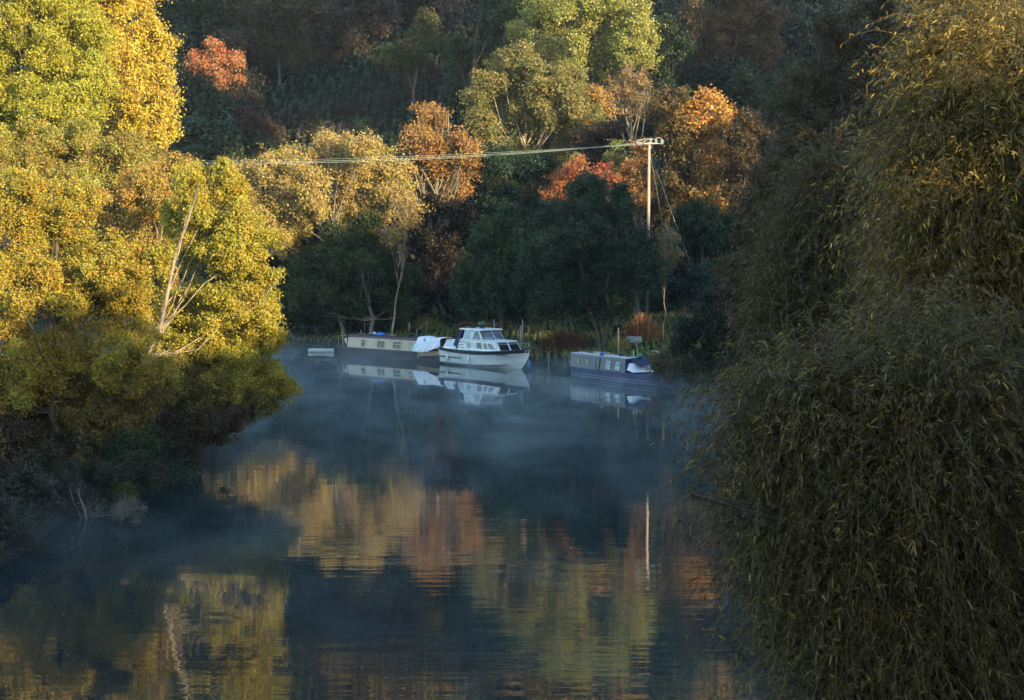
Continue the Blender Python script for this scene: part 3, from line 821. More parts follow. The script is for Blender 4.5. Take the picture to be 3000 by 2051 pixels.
TEMPL = [shrub_template(400 + i, 2.6, h, 5200) for i, h in enumerate((4.4, 5.4, 6.6, 5.0))]
rng = np.random.default_rng(77)
cands = []
for row_y in np.arange(171, 322, 7.0):
    for xx in np.arange(-.37 * row_y - 4, .37 * row_y + 4, 6.3):
        cands.append((xx + rng.uniform(-2.6, 2.6), row_y + rng.uniform(-3, 3)))
pal = [((.040, .066, .030), (.060, .075, .032)), ((.035, .062, .032), (.05, .075, .038)), ((.075, .056, .036), (.06, .056, .036)),
       ((.045, .06, .025), (.085, .08, .03)), ((.045, .060, .028), (.085, .06, .035)), ((.03, .048, .028), (.045, .06, .032))]
cnt = 0
for (xx, yy) in cands:
    z0 = hz(xx, yy)
    px_ = 1500 + xx / yy * F
    opening = 760 < px_ < 1290 and 188 < yy < 238           # the open scrub slope left of centre
    if rng.random() < (.45 if opening else .12): continue
    if px_ > 2450 and yy < 260: continue                     # wholly behind the right-hand trees
    if px_ < 380 and yy < 250: continue                      # wholly behind the left-hand trees
    s = rng.uniform(.9, 1.5) * (1.3 if yy > 225 else 1.0) * (.55 if opening else 1)
    s *= 1 + .35 * (yy > 265)
    cm, tm = TEMPL[int(rng.integers(0, 4))]
    if opening: lab, gr = "low dark shrub scattered on the open scrub of the left-centre slope", "low shrubs on the open slope"
    elif yy > 262: lab, gr = "tall dark tree of the wood on the crest above the slope", "dark trees on the upper hillside"
    else: lab, gr = "dark shaded shrub in the thicket on the lower hillside", "dark shrubs on the lower hillside"
    t = obj("hillside_shrub" if yy <= 262 else "hilltop_tree", None, None, lab, "shrub" if yy <= 262 else "tree", gr)
    t.location = (xx, yy, z0 - .2)
    t.rotation_euler = (0, 0, rng.uniform(0, 6.28)); t.scale = (s, s, s * rng.uniform(.85, 1.3) * (1.35 if yy > 262 else 1))
    c = obj("crown", cm, t)
    p1, p2 = pal[int(rng.integers(0, len(pal)))]
    if yy > 262 and rng.random() < .35: p1, p2 = (.36, .22, .07), (.26, .24, .06)
    v = rng.uniform(.45, .95)
    c.color = (*[q * v for q in p1], 1); c["c2"] = [*[q * v for q in p2], 1.]
    obj("trunk", tm, t)
    cnt += 1
print("hillside shrubs", cnt)

# ------------------------------------------------------------------ unseen leafy curtain added behind the camera, right, cut to cast the morning shade
ca, sa, te = math.cos(SUN_A), math.sin(SUN_A), math.tan(SUN_E)
# windows of sunlight (u across the sun, S height in the sun's plane): polygons
WINDOWS = [
    [(5, 14.6), (28, 14.9), (29, 20.8), (35, 19.4), (40, 18.6), (46, 21), (50, 28), (60, 34), (62, 54), (20, 54), (9, 34)],         # left bank trees, willow top
    [(78, 39.5), (85, 38.2), (95, 38.0), (98.5, 40), (98.5, 50), (88, 52), (78, 47)],                                 # tan tree
    [(99.5, 33.5), (106, 33), (108, 44), (104, 46), (99.5, 45)],                                                      # pole and red hawthorn
    [(97, 41.5), (110, 41.5), (112, 52), (108, 57), (98, 56)],                                                        # orange tree
    [(106, 48), (123, 47), (130, 51), (130, 58), (120, 62), (106, 61)],                                               # olive tree
    [(115, 36.5), (126, 36), (127, 49), (118, 50.5), (114, 44)],                                                      # maple
    [(126, 59), (146, 58), (148, 76), (128, 78)],                                                                     # big green tree
    [(98.3, 25.0), (101.8, 25.0), (101.8, 27.6), (98.3, 27.6)],                                                        # a gap that reaches the reeds
    [(101, 65.5), (114, 65.5), (115, 75), (101, 75)],                                                                 # rowan
]
def in_poly(u, s, poly):
    ins = np.zeros(u.shape, bool); n = len(poly)
    for i in range(n):
        ax, ay = poly[i]; bx, by = poly[(i + 1) % n]
        if ay != by:
            ins ^= ((ay > s) != (by > s)) & (u < (bx - ax) * (s - ay) / (by - ay) + ax)
    return ins
rng = np.random.default_rng(9)
uu, ss = np.meshgrid(np.arange(-60, 190, .8), np.arange(-2, 94, .8))
uu = uu.ravel() + rng.normal(0, .4, uu.size); ss = ss.ravel() + rng.normal(0, .4, ss.size)
edge = wob(uu, ss, 2.2, 4) * .7
keep = np.ones(uu.shape, bool)
for wpoly in WINDOWS:
    cx = np.mean([p[0] for p in wpoly]); cy = np.mean([p[1] for p in wpoly])
    du, ds = uu - cx, ss - cy
    r_ = np.hypot(du, ds) + 1e-6
    keep &= ~in_poly(uu + du / r_ * edge, ss + ds / r_ * edge, wpoly)
crest = np.where(uu < 5, 42 + .3 * (uu + 14), 88 + 3 * wob(uu, uu * .3, 9, 1))
keep &= ss < crest
keep &= ~((rng.random(uu.shape) < .02) & (uu > 78) & (uu < 104) & (ss > 22) & (ss < 40))
uu, ss = uu[keep], ss[keep]
lay = np.concatenate([np.full(uu.shape, q) for q in (-34., -39., -44.)])
uu, ss = np.tile(uu, 3), np.tile(ss, 3)
uu = uu + rng.normal(0, .45, uu.size); ss = ss + rng.normal(0, .35, ss.size)
wv_ = lay + rng.normal(0, 1.2, uu.shape)
P = np.stack([uu * ca - wv_ * sa, uu * sa + wv_ * ca, ss - te * wv_], 1)
N = unit(np.array(TS)[None, :] + rng.normal(size=P.shape) * .5)
V = leaf_quads(P, N, rng.uniform(.7, 1.15, len(P)), .85, rng)
wl = obj("shade_curtain", raw_mesh("shade_curtain", V, 4, np.arange(len(V)), [M_LEAF], {"tint": rng.random(len(P)), "lum": rng.uniform(.7, 1.3, len(P))}),
         None, "unseen leafy curtain added behind the viewpoint to shade the valley", "shade_curtain", kind="stuff")
wl.color = (.04, .05, .02, 1); wl["c2"] = [.06, .05, .02, 1.]

# ------------------------------------------------------------------ made things: materials
M_WHITE = mat("white_gelcoat", (.78, .83, .83), .35, col2=(.60, .66, .64), scale=1.2)
M_HULLW = mat("white_hull", (.66, .70, .68), .35, col2=(.50, .56, .52), scale=.9, stretch=(.6, .6, 2.5))
M_NAVY = mat("navy_band", (.018, .014, .028), .4)
M_CANVAS = mat("navy_canvas", (.012, .022, .075), .8)
M_GLASS = mat("dark_glass", (.010, .014, .016), .08, spec=.3)
M_BLIND = mat("blind_glass", (.22, .28, .32), .15, col2=(.08, .10, .12), scale=1.3, stretch=(.5, .5, 1.6))
M_PALEGL = mat("pale_curtain_glass", (.42, .56, .60), .2, col2=(.28, .42, .46), scale=3)
M_CHROME = mat("rail_steel", (.45, .47, .48), .25, metal=.9)
M_BLACK = mat("black_fittings", (.015, .015, .018), .5)
M_STRAKE = mat("worn_strake", (.10, .095, .08), .7, col2=(.05, .05, .05), scale=4)
M_CREAM = mat("cream_paint", (.52, .45, .32), .55, col2=(.40, .34, .23), scale=1.1)
M_MAROON = mat("maroon_paint", (.075, .022, .028), .5, col2=(.05, .018, .022), scale=2)
M_HULLB = mat("black_hull", (.014, .017, .022), .5, col2=(.03, .032, .035), scale=2)
M_BRASS = mat("cream_window_frame", (.50, .40, .18), .5)
M_TARP = mat("white_tarp", (.74, .78, .80), .8, col2=(.60, .65, .68), scale=2, bump=.5)
M_WOOD = mat("weathered_wood", (.42, .32, .20), .8, col2=(.26, .19, .12), scale=5, stretch=(.3, 1, 1))
M_GREYP = mat("grey_paint", (.15, .165, .165), .6, col2=(.115, .13, .135), scale=1.4)
M_BLUEP = mat("blue_hull_paint", (.05, .075, .16), .5, col2=(.025, .04, .10), scale=1.5)
M_ROOFL = mat("pale_roof_edge", (.50, .52, .50), .6, col2=(.30, .32, .32), scale=5)
M_RUST = mat("rust", (.13, .050, .03), .9, col2=(.08, .035, .02), scale=3)
M_BLUE = mat("blue_plastic", (.03, .14, .42), .5)
M_GREEN = mat("green_canvas", (.03, .25, .16), .7)
M_ROPE = mat("rope", (.30, .26, .17), .9)
M_POLE = mat("pole_wood", (.42, .33, .24), .8, col2=(.26, .20, .15), scale=2.5, stretch=(2, 2, .25))
M_WIRE = mat("wire_metal", (.46, .56, .46), .5)
M_INS = mat("insulator_glass", (.30, .42, .45), .25)
M_RED = mat("red_cap", (.40, .05, .04), .6)
M_PURP = mat("purple_cloth", (.12, .07, .32), .8)

def at(th, p):          # boat-local point to world
    return Matrix.Translation(th.location) @ Matrix.Rotation(th.rotation_euler.z, 4, 'Z') @ Vector(p)

def text_part(name, body, size, loc, rot, m, parent, ext=.004):
    cu = bpy.data.curves.new(name, 'FONT')
    cu.body = body; cu.size = size; cu.extrude = ext; cu.offset = .004; cu.align_x = 'CENTER'; cu.align_y = 'CENTER'
    tmp = bpy.data.objects.new("tmp", cu)
    COL.objects.link(tmp)
    bpy.context.view_layer.update()
    me = bpy.data.meshes.new_from_object(tmp.evaluated_get(bpy.context.evaluated_depsgraph_get()))
    bpy.data.objects.remove(tmp)
    me.materials.clear(); me.materials.append(m)
    o = obj(name, me, parent); o.location = loc; o.rotation_euler = rot
    return o

# ------------------------------------------------------------------ white cabin cruiser
cr = thing("cabin_cruiser", "white cabin cruiser with dark sheer stripe and navy canvas moored in the centre", "boat", (-4.92, 142.5, 0), R(-52))
ST = [  # x, half beam gunwale, z gunwale, half beam chine, z chine, z keel
    (0, 1.46, 1.34, 1.30, .16, -.40), (1.5, 1.60, 1.30, 1.42, .15, -.45), (3, 1.68, 1.27, 1.48, .15, -.5), (4.5, 1.68, 1.26, 1.46, .16, -.5),
    (6, 1.60, 1.29, 1.32, .22, -.5), (7.2, 1.42, 1.34, 1.02, .34, -.48), (8.2, 1.12, 1.41, .66, .50, -.42), (9.0, .76, 1.48, .30, .68, -.12),
    (9.7, .38, 1.54, .09, .95, .45), (10.2, .03, 1.58, .01, 1.30, 1.15)]
def cr_side(x, z, off=0.0):     # starboard (visible) side point at height z
    xs = [s[0] for s in ST]
    g = lambda i: float(np.interp(x, xs, [s[i] for s in ST]))
    bg, zg, bc, zc = g(1), g(2), g(3), g(4)
    t = (z - zc) / (zg - zc)
    fl = bc + (bg - bc) * max(t, 0) ** 1.25
    return (x, -(fl + off), z)
def cr_zg(x): return float(np.interp(x, [s[0] for s in ST], [s[2] for s in ST]))
secs = []
for x, bg, zg, bc, zc, zk in ST:
    q = []
    for t in (1, .75, .5, .25, 0):
        q.append((x, -(bc + (bg - bc) * t ** 1.25), zc + (zg - zc) * t))
    q.append((x, 0, zk))
    q += [(x, -p[1], p[2]) for p in reversed(q[:5])]
    secs.append(q)
h = MB().loft(secs, smooth=False)
h.build("hull", M_HULLW, cr)
for s_ in (-1, 1):
    b = MB(); rows = []
    for x in np.linspace(.0, 10.16, 26):
        zg = cr_zg(x); dz = float(np.interp(x, [0, 1.5, 5, 10.2], [.16, .24, .27, .22]))
        p1 = cr_side(x, zg - dz, .012); p2 = cr_side(x, zg + .02, .018); p3 = cr_side(x, zg + .02, -.02); p4 = cr_side(x, zg - dz, -.02)
        rows.append([(p[0], p[1] * -s_, p[2]) for p in (p1, p2, p3, p4)])
    b.loft(rows, smooth=False, closed=True).build("sheer_band", M_NAVY, cr)
d = MB()
rows = [[(x, -bg + .03, zg + .005), (x, 0, zg + .06), (x, bg - .03, zg + .005)] for x, bg, zg, *_ in ST]
d.loft(rows, smooth=False, cap=False).build("deck", M_WHITE, cr)
gr_ = MB()
for s_ in (-1, 1):
    gr_.tube([(x, cr_side(x, cr_zg(x) + .03, .02)[1] * -s_, cr_zg(x) + .03) for x in np.linspace(0, 10.2, 22)], .028, 6)
gr_.build("gunwale_rail", M_MAROON, cr)
ck = MB()
ck.tube([cr_side(x, float(np.interp(x, [0, 5.5, 8.6], [.20, .20, .28])), .012) for x in np.linspace(0, 8.2, 16)], .022, 5)
ck.build("chine_line", M_BLACK, cr)
sk = MB(); sk.loft([[cr_side(x, .66 - hh, .0), cr_side(x, .66 - hh, .05), cr_side(x, .66 + hh, .05), cr_side(x, .66 + hh, 0)] for x, hh in ((.02, .05), (1, .05), (2.2, .05), (3.1, .045), (3.4, .02))], closed=True)
sk.build("rubbing_strake", M_STRAKE, cr)
zd = 1.30
def trap(x0b, x1b, x0t, x1t, wb, wt, z0, z1, fw=None, fwt=None):
    a, b_ = (fw or wb), (fwt or wt)
    return [(x0b, -wb, z0), (x1b, -a, z0), (x1b, a, z0), (x0b, wb, z0), (x0t, -wt, z1), (x1t, -b_, z1), (x1t, b_, z1), (x0t, wt, z1)]
def face_side(P, x0, x1, t0, t1, side=-1):
    """quad on the starboard face of a trap between fractions x0..x1 along, t0..t1 up"""
    P = [Vector(p) for p in P]
    def pt(a, t):
        lo = P[0].lerp(P[1], a); hi = P[4].lerp(P[5], a); return lo.lerp(hi, t)
    return [pt(x0, t0), pt(x1, t0), pt(x1, t1), pt(x0, t1)]
def face_front(P, y0, y1, t0, t1):
    P = [Vector(p) for p in P]
    def pt(a, t):
        lo = P[1].lerp(P[2], a); hi = P[5].lerp(P[6], a); return lo.lerp(hi, t)
    return [pt(y0, t0), pt(y1, t0), pt(y1, t1), pt(y0, t1)]
def win(parent, Q, m, fm=None, fwid=.035):
    g = MB().slab(Q, .012, .004).build("window", m, parent)
    MB().frame(Q, fwid, .03, .002).build("frame", fm or M_WHITE, g)
    return g
PA = trap(.25, 2.0, .62, 2.0, 1.22, 1.05, zd, 1.98)
MB().hexa(PA).box(.60, 2.05, -1.10, 1.10, 1.985, 2.03).build("aft_cabin", M_WHITE, cr, bevel=.03)
win(cr, face_side(PA, .12, .50, .22, .86), M_PALEGL); win(cr, face_side(PA, .56, .94, .22, .86), M_PALEGL)
PM = trap(2.45, 7.9, 2.45, 7.3, 1.30, 1.18, zd, 2.10, 1.12, 1.05)
MB().hexa(PM).build("fore_cabin", M_WHITE, cr, bevel=.03)
rf = MB().hexa([(2.42, -1.26, 2.105), (7.45, -1.13, 2.105), (7.45, 1.13, 2.105), (2.42, 1.26, 2.105), (2.5, -1.12, 2.20), (7.25, -.95, 2.17), (7.25, .95, 2.17), (2.5, 1.12, 2.20)])
rf.build("cabin_roof", M_WHITE, cr, bevel=.02)
for a0, a1, mm in ((.22, .33, M_BLIND), (.345, .46, M_PALEGL), (.47, .60, M_GLASS), (.64, .74, M_BLIND)):
    win(cr, face_side(PM, a0, a1, .24, .82), mm)
Q = face_side(PM, .765, .93, .24, .82)
win(cr, [Q[0], Q[1], Q[2].lerp(Q[3], .45), Q[3]], M_BLIND)
win(cr, face_front(PM, .04, .48, .16, .90), M_GLASS); win(cr, face_front(PM, .53, .96, .16, .90), M_GLASS)
vt = [(2.62, 3.4, 1.92), (2.5, 3.25, 1.70), (2.3, 3.35, 1.50)]
for x0, x1, z in vt:
    y = -(1.30 - (z - zd) / .8 * .12)
    MB().box(x0, x1, y - .015, y + .01, z - .025, z + .025).build("vent_slot", M_BLACK, cr)
PW = trap(2.95, 5.6, 3.15, 5.0, 1.16, 1.06, 2.12, 2.93)
MB().hexa(PW).build("wheelhouse", M_WHITE, cr, bevel=.02)
win(cr, face_side(PW, .07, .40, .12, .90), M_PALEGL)
Q = face_side(PW, .50, .97, .10, .92)
win(cr, [Q[0], Q[1], Q[1].lerp(Q[2], .97), Q[2].lerp(Q[3], .45)], M_BLIND, fwid=.02)
win(cr, face_front(PW, .03, .56, .08, .93), M_BLIND, fwid=.03); win(cr, face_front(PW, .60, .97, .08, .93), M_BLIND, fwid=.03)
MB().hexa([(2.5, -1.22, 2.935), (5.35, -1.2, 2.935), (5.35, 1.2, 2.935), (2.5, 1.22, 2.935), (2.6, -1.12, 3.05), (5.2, -1.08, 3.03), (5.2, 1.08, 3.03), (2.6, 1.12, 3.05)]).build("wheelhouse_roof", M_WHITE, cr, bevel=.03)
MB().hexa([(1.75, -1.24, 1.62), (2.35, -1.26, 1.50), (2.35, 1.26, 1.50), (1.75, 1.24, 1.62), (2.55, -1.16, 2.90), (3.02, -1.16, 2.90), (3.02, 1.16, 2.90), (2.55, 1.16, 2.90)]).build("canopy", M_CANVAS, cr, label="navy blue canvas canopy behind the wheelhouse")
pr = MB()
for s_ in (-1, 1):
    top = [(x, s_ * max(.05, float(np.interp(x, [s[0] for s in ST], [s[1] for s in ST])) - .08), cr_zg(x) + .55) for x in (5.2, 6.4, 7.6, 8.7, 9.6, 10.1)]
    pr.tube(top, .014, 5)
    for p in top: pr.tube([(p[0], p[1], cr_zg(p[0])), p], .012, 4)
pr.tube([(10.1, -.05, 2.12), (10.1, .05, 2.12)], .014, 5)
pr.build("bow_rail", M_CHROME, cr)
hr = MB().tube([(2.9, -1.20, 2.26), (4.6, -1.18, 2.27), (6.6, -1.05, 2.24)], .014, 5)
hr.tube([(5.6, -.9, 2.2), (6.2, -.85, 2.32), (6.9, -.5, 2.3), (6.9, .6, 2.3)], .012, 5)
hr.build("grab_rail", M_CHROME, cr)
MB().ball((6.05, -.35, 2.30), .085).tube([(6.05, -.35, 2.17), (6.05, -.35, 2.25)], .02, 6).build("searchlight", M_BLACK, cr)
MB().tube([(4.35, -.2, 3.10), (4.52, -.22, 3.10)], [.05, .09], 10).tube([(4.4, -.2, 3.02), (4.4, -.2, 3.08)], .02, 6).build("horn", M_BLUE, cr)
MB().tube([(4.5, .9, 3.03), (4.35, .95, 3.75)], .014, 5).build("aerial", M_WHITE, cr)
MB().box(2.9, 3.3, -.5, -.1, 3.045, 3.10).box(3.6, 3.8, .1, .5, 3.04, 3.12).build("roof_hatch", M_BLACK, cr)
MB().tube([(3.3, -.9, 3.05), (3.3, -.9, 3.2), (3.3, -.5, 3.2), (3.3, -.5, 3.05)], .012, 5).build("roof_rail", M_CHROME, cr)
p = cr_side(8.55, 1.12, .012); p2 = cr_side(8.9, 1.12, .012)
yaw = math.atan2(p2[1] - p[1], p2[0] - p[0])
text_part("name_lettering", "SALAMERA", .20, (p[0] - .55, cr_side(8.0, 1.12, .03)[1] - .0, 1.12), (R(80), 0, math.atan2(cr_side(8.6, 1.12)[1] - cr_side(7.4, 1.12)[1], 1.2)), M_BLACK, cr)
an_ = MB().tube([(9.4, 0, 1.6), (9.9, .0, 1.66)], .04, 6).tube([(9.5, -.18, 1.62), (9.5, .18, 1.62)], .03, 6)
an_.build("anchor", M_BLACK, cr)
for i, (fx, lb) in enumerate(((1.45, "white fender hanging by the cruiser's aft cabin"), (4.4, "white fender hanging amidships on the cruiser"))):
    pt = at(cr, cr_side(fx, .62, .14))
    f = thing("fender", lb, "fender", (pt.x, pt.y, .33), R(-52), "fenders on the cruiser")
    MB().ball((0, 0, .3), .115, (1, 1, 2.6), 12, 10).build("cushion", M_WHITE, f)
    MB().tube([(0, 0, .58), (0, .10, 1.0)], .01, 4).build("rope", M_ROPE, f)
pt = at(cr, (9.75, -.25, .0))
f = thing("fender", "blue buoy fender hanging from a rope below the cruiser's bow", "fender", (pt.x + .45, pt.y, .1))
MB().ball((0, 0, .38), .13, (1, 1, 2.2), 12, 9).build("cushion", M_BLUE, f)
MB().tube([(0, 0, .62), (-.12, 0, 1.0), (-.4, .1, 1.5)], .03, 5).build("rope", M_ROPE, f)

# ------------------------------------------------------------------ narrowboats
def narrowboat(lab, O, rz, L, c0, c1, m_side, m_band, m_roof, m_hull, m_gun, wins, zt=(1.66, 1.88), gun=.74, pane=M_GLASS):
    nb = thing("narrowboat", lab, "boat", (O[0], O[1], 0), rz)
    xs = [0, .35, .9, 1.8, L - 3.2, L - 2.0, L - 1.1, L - .45, L]
    hb = [.55, .85, 1.0, 1.04, 1.04, .95, .72, .36, .05]
    zg = [gun, gun, gun, gun, gun, gun + .06, gun + .14, gun + .22, gun + .28]
    secs = []
    for x, b, z in zip(xs, hb, zg):
        k = 0.0 if x < L - .5 else .35
        secs.append([(x, -b, z), (x, -b * .97, .25), (x - k * .4, -b * .9, -.5), (x - k * .4, b * .9, -.5), (x, b * .97, .25), (x, b, z)])
    MB().loft(secs, smooth=False, closed=True).build("hull", m_hull, nb)
    g = MB()
    for s_ in (-1, 1):
        rows = [[(x, s_ * (b + .03), z - .05), (x, s_ * (b + .03), z + .035), (x, s_ * (b - .06), z + .035), (x, s_ * (b - .06), z - .05)] for x, b, z in zip(xs, hb, zg)]
        g.loft(rows, smooth=False, closed=True)
    g.build("gunwale", m_gun, nb)
    z0 = gun + .04
    w0, w1, w2 = .96, .83, .75
    def sec(x, a, b, wa, wb): return [(x, -wa, a), (x, -wb, b), (x, wb, b), (x, wa, a)]
    MB().loft([sec(c0, z0, zt[0], w0, w1), sec(c1, z0, zt[0], w0, w1)], smooth=False, closed=True).build("cabin", m_side, nb)
    MB().loft([sec(c0 - .06, zt[0] + .002, zt[1], w1 + .02, w2 + .02), sec(c1 + .06, zt[0] + .002, zt[1], w1 + .02, w2 + .02)], smooth=False, closed=True).build("roof_band", m_band, nb)
    MB().loft([[(x, -w2 - .05, zt[1] + .002), (x, -w2 - .05, zt[1] + .03), (x, -.4, zt[1] + .07), (x, .4, zt[1] + .07), (x, w2 + .05, zt[1] + .03), (x, w2 + .05, zt[1] + .002)] for x in (c0 - .1, c1 + .1)], smooth=False, closed=True).build("roof", m_roof, nb)
    def sp(x, z): return Vector((x, -(w0 + (w1 - w0) * (z - z0) / (zt[0] - z0)), z))
    for (x0, x1, za, zb, bars, pm, fm) in wins:
        Q = [sp(x0, za), sp(x1, za), sp(x1, zb), sp(x0, zb)]
        wdw = MB().slab(Q, .01, .003).build("window", pm, nb)
        fr = MB().frame(Q, .035, .03, .002)
        for kind, t in bars:
            if kind == 'v':
                a_, b_ = Q[0].lerp(Q[1], t), Q[3].lerp(Q[2], t); d_ = Vector((.02, 0, 0))
                fr.slab([a_ - d_, a_ + d_, b_ + d_, b_ - d_], .02, .012)
            else:
                a_, b_ = Q[0].lerp(Q[3], t), Q[1].lerp(Q[2], t); d_ = (Q[3] - Q[0]).normalized() * .02
                fr.slab([a_ - d_, b_ - d_, b_ + d_, a_ + d_], .02, .012)
        fr.build("frame", fm, wdw)
    MB().box(c0 - .3 if c0 > 1 else .2, c0 - .02, -.9, .9, gun - .3, gun - .28).box(.3, c0 - .1, -.85, .85, gun - .02, gun + .02).build("stern_deck", m_gun, nb) if c0 > 1 else None
    MB().box(c1 + .08, L - 2.0, -.85, .85, gun - .25, gun - .2).build("well_deck", m_hull, nb)
    return nb, sp

n1, sp1 = narrowboat("long cream and maroon narrowboat with a black hull moored left of the cruiser", (-15.2, 153.7), R(-45), 14.0, 1.85, 11.9,
    M_CREAM, M_MAROON, M_HULLB, M_HULLB, M_MAROON,
    [(3.75, 4.25, .92, 1.48, [('h', .68)], M_GLASS, M_BRASS), (5.9, 6.85, .92, 1.50, [('v', .52)], M_GLASS, M_BRASS),
     (7.95, 8.95, .92, 1.50, [('h', .62)], M_GLASS, M_BRASS), (10.0, 11.0, .92, 1.50, [('h', .62)], M_BLIND, M_BRASS)])
b = MB().box(1.80, 1.84, -.93, .93, .80, 1.86).box(11.92, 11.95, -.93, .93, .8, 1.86)
b.build("bulkhead", M_MAROON, n1)
hoop = MB().tube([(.35, -.78, .76), (.42, -.74, 1.72), (.95, -.74, 1.72), (1.15, -.80, .76)], .028, 6)
hoop.tube([(.35, .78, .76), (.42, .74, 1.72), (.95, .74, 1.72), (1.15, .80, .76)], .028, 6)
hoop.tube([(1.15, -.8, 1.78), (1.75, -.8, 1.80)], .022, 6)
hoop.build("stern_rail", M_BRASS, n1)
MB().tube([(.25, 0, .75), (.25, 0, 1.25), (.6, 0, 1.5), (1.2, 0, 1.55)], .03, 7).build("tiller", M_BLACK, n1)
flue = MB().tube([(9.45, -.35, 1.92), (9.45, -.35, 2.45)], .075, 10).build("chimney", M_BLACK, n1)
MB().tube([(9.45, -.35, 2.45), (9.45, -.35, 3.12)], .06, 10).tube([(9.45, -.35, 3.12), (9.45, -.35, 3.16)], .10, 10).build("pipe", mat("rusty_pipe", (.30, .17, .10), .8), flue)
bp_ = MB().loft([[(x, -y_ - .045, .42 + dz), (x, -y_ - .045, .80 + dz), (x, -y_ + .02, .80 + dz), (x, -y_ + .02, .42 + dz)] for x, y_, dz in ((11.5, 1.04, 0), (12.3, .97, .04), (13.1, .74, .10), (13.75, .38, .16))], smooth=False, closed=True)
bp_.build("bow_panel", M_WOOD, n1, label="weathered tan timber panel along the bow")
cf = MB()
for s_ in (-1, 1): cf.tube([(13.25, s_ * .62, .85), (13.1, s_ * .5, 1.5), (13.0, 0, 1.98)], .03, 6)
cf.tube([(11.95, 0, 2.0), (13.0, 0, 1.98)], .03, 6)
cf.build("cratch_frame", M_HULLB, n1)
MB().box(11.35, 11.46, -1.15, -1.07, .25, .95).build("side_post", M_WOOD, n1)
# tarpaulin draped over the bow well
rng = np.random.default_rng(3)
nu, nv = 40, 46
V, Fc = [], []
for i in range(nu):
    a_ = i / (nu - 1)
    x = 10.95 + 2.85 * a_
    for j in range(nv):
        v = -1 + 2 * j / (nv - 1)
        wid = 1.22 - .30 * a_ ** 2
        zr = 2.04 - .03 * a_ + .05 * math.sin(a_ * 9)
        if abs(v) < .5:
            y = v / .5 * .80 * (1 - .15 * a_); z = zr - .08 * (abs(v) / .5) ** 2
        else:
            t = (abs(v) - .5) / .5
            fold = .075 * math.sin(a_ * 17 + 1.2 * t + 2 * math.sin(a_ * 5)) * t + .04 * math.sin(a_ * 41 + t * 3) * t
            y = math.copysign(.80 * (1 - .15 * a_) + (wid - .68) * t + fold, v)
            z = zr - .08 - t * (1.10 + .14 * math.sin(a_ * 4 + .6) - .12 * a_) + .02 * math.sin(a_ * 30)
        xx = x + .06 * math.sin(v * 9 + a_ * 3) + (.22 * (abs(v) - .5) * (a_ - .5) * -1.4 if abs(v) > .5 else 0)
        V.append((xx, y, z))
for i in range(nu - 1):
    for j in range(nv - 1):
        Fc.append((i * nv + j, (i + 1) * nv + j, (i + 1) * nv + j + 1, i * nv + j + 1))
tp_ = MB().add(V, Fc, True).build("tarpaulin", M_TARP, None, "crumpled white tarpaulin draped over the cream narrowboat's bow", cat="tarpaulin")
tp_.location = n1.location; tp_.rotation_euler = n1.rotation_euler
sol = tp_.modifiers.new("thick", 'SOLIDIFY'); sol.thickness = .012
def on_boat(nb, name, lab, cat, p, mb, m, **kw):
    o = mb.build(name, m, None, lab, cat=cat, **kw)
    o.location = at(nb, p); o.rotation_euler = nb.rotation_euler
    return o
RZ = 1.955
on_boat(n1, "plastic_sheet", "blue folded plastic sheet on the cream narrowboat's roof", "sheet", (5.4, -.2, RZ), MB().loft([[(x, -.3, 0), (x, -.25, h_), (x, .1, h_ * 1.3), (x, .3, 0)] for x, h_ in ((-.5, .05), (-.25, .16), (.1, .20), (.4, .13), (.6, .04))]), M_BLUE)
on_boat(n1, "bucket", "small white tub among the clutter on the cream narrowboat's roof", "tub", (4.7, -.2, RZ), MB().tube([(0, 0, 0), (0, 0, .2)], [.10, .13], 10), M_WHITE)
on_boat(n1, "plank", "pale plank lying on the cream narrowboat's roof ahead of the blue sheet", "plank", (7.1, -.3, RZ), MB().box(-.4, .5, -.08, .08, 0, .05), M_WOOD)
on_boat(n1, "plank", "thin board at the stern end of the cream narrowboat's roof", "plank", (3.2, -.3, RZ), MB().box(-.5, .4, -.06, .06, 0, .04), M_WOOD)
on_boat(n1, "bowl", "grey-blue upturned bowl near the stern end of the cream narrowboat's roof", "bowl", (3.7, .2, RZ), MB().ball((0, 0, .02), .18, (1.3, 1.3, .7)), mat("slate_blue", (.12, .20, .24), .6))
on_boat(n1, "tripod", "tiny wire tripod at the stern end of the cream narrowboat's roof", "tripod", (2.5, .1, RZ), MB().tube([(0, 0, .3), (-.1, 0, 0)], .012, 4).tube([(0, 0, .3), (.1, .05, 0)], .012, 4).tube([(0, 0, .3), (.0, -.1, 0)], .012, 4), M_CHROME)
on_boat(n1, "bag", "white bag hung at the stern door of the cream narrowboat", "bag", (1.55, -.8, 1.35), MB().ball((0, 0, .0), .17, (1.1, .8, 1.3)).ball((.12, 0, -.28), .11), M_TARP)
on_boat(n1, "crate", "dark crate of odds and ends on the cream narrowboat's stern deck", "crate", (1.0, -.3, .77), MB().box(-.25, .25, -.3, .3, 0, .35).tube([(-.2, -.2, .35), (0, .1, .6)], .02, 5).tube([(.2, -.2, .35), (.1, .1, .55)], .02, 5), M_BLACK)

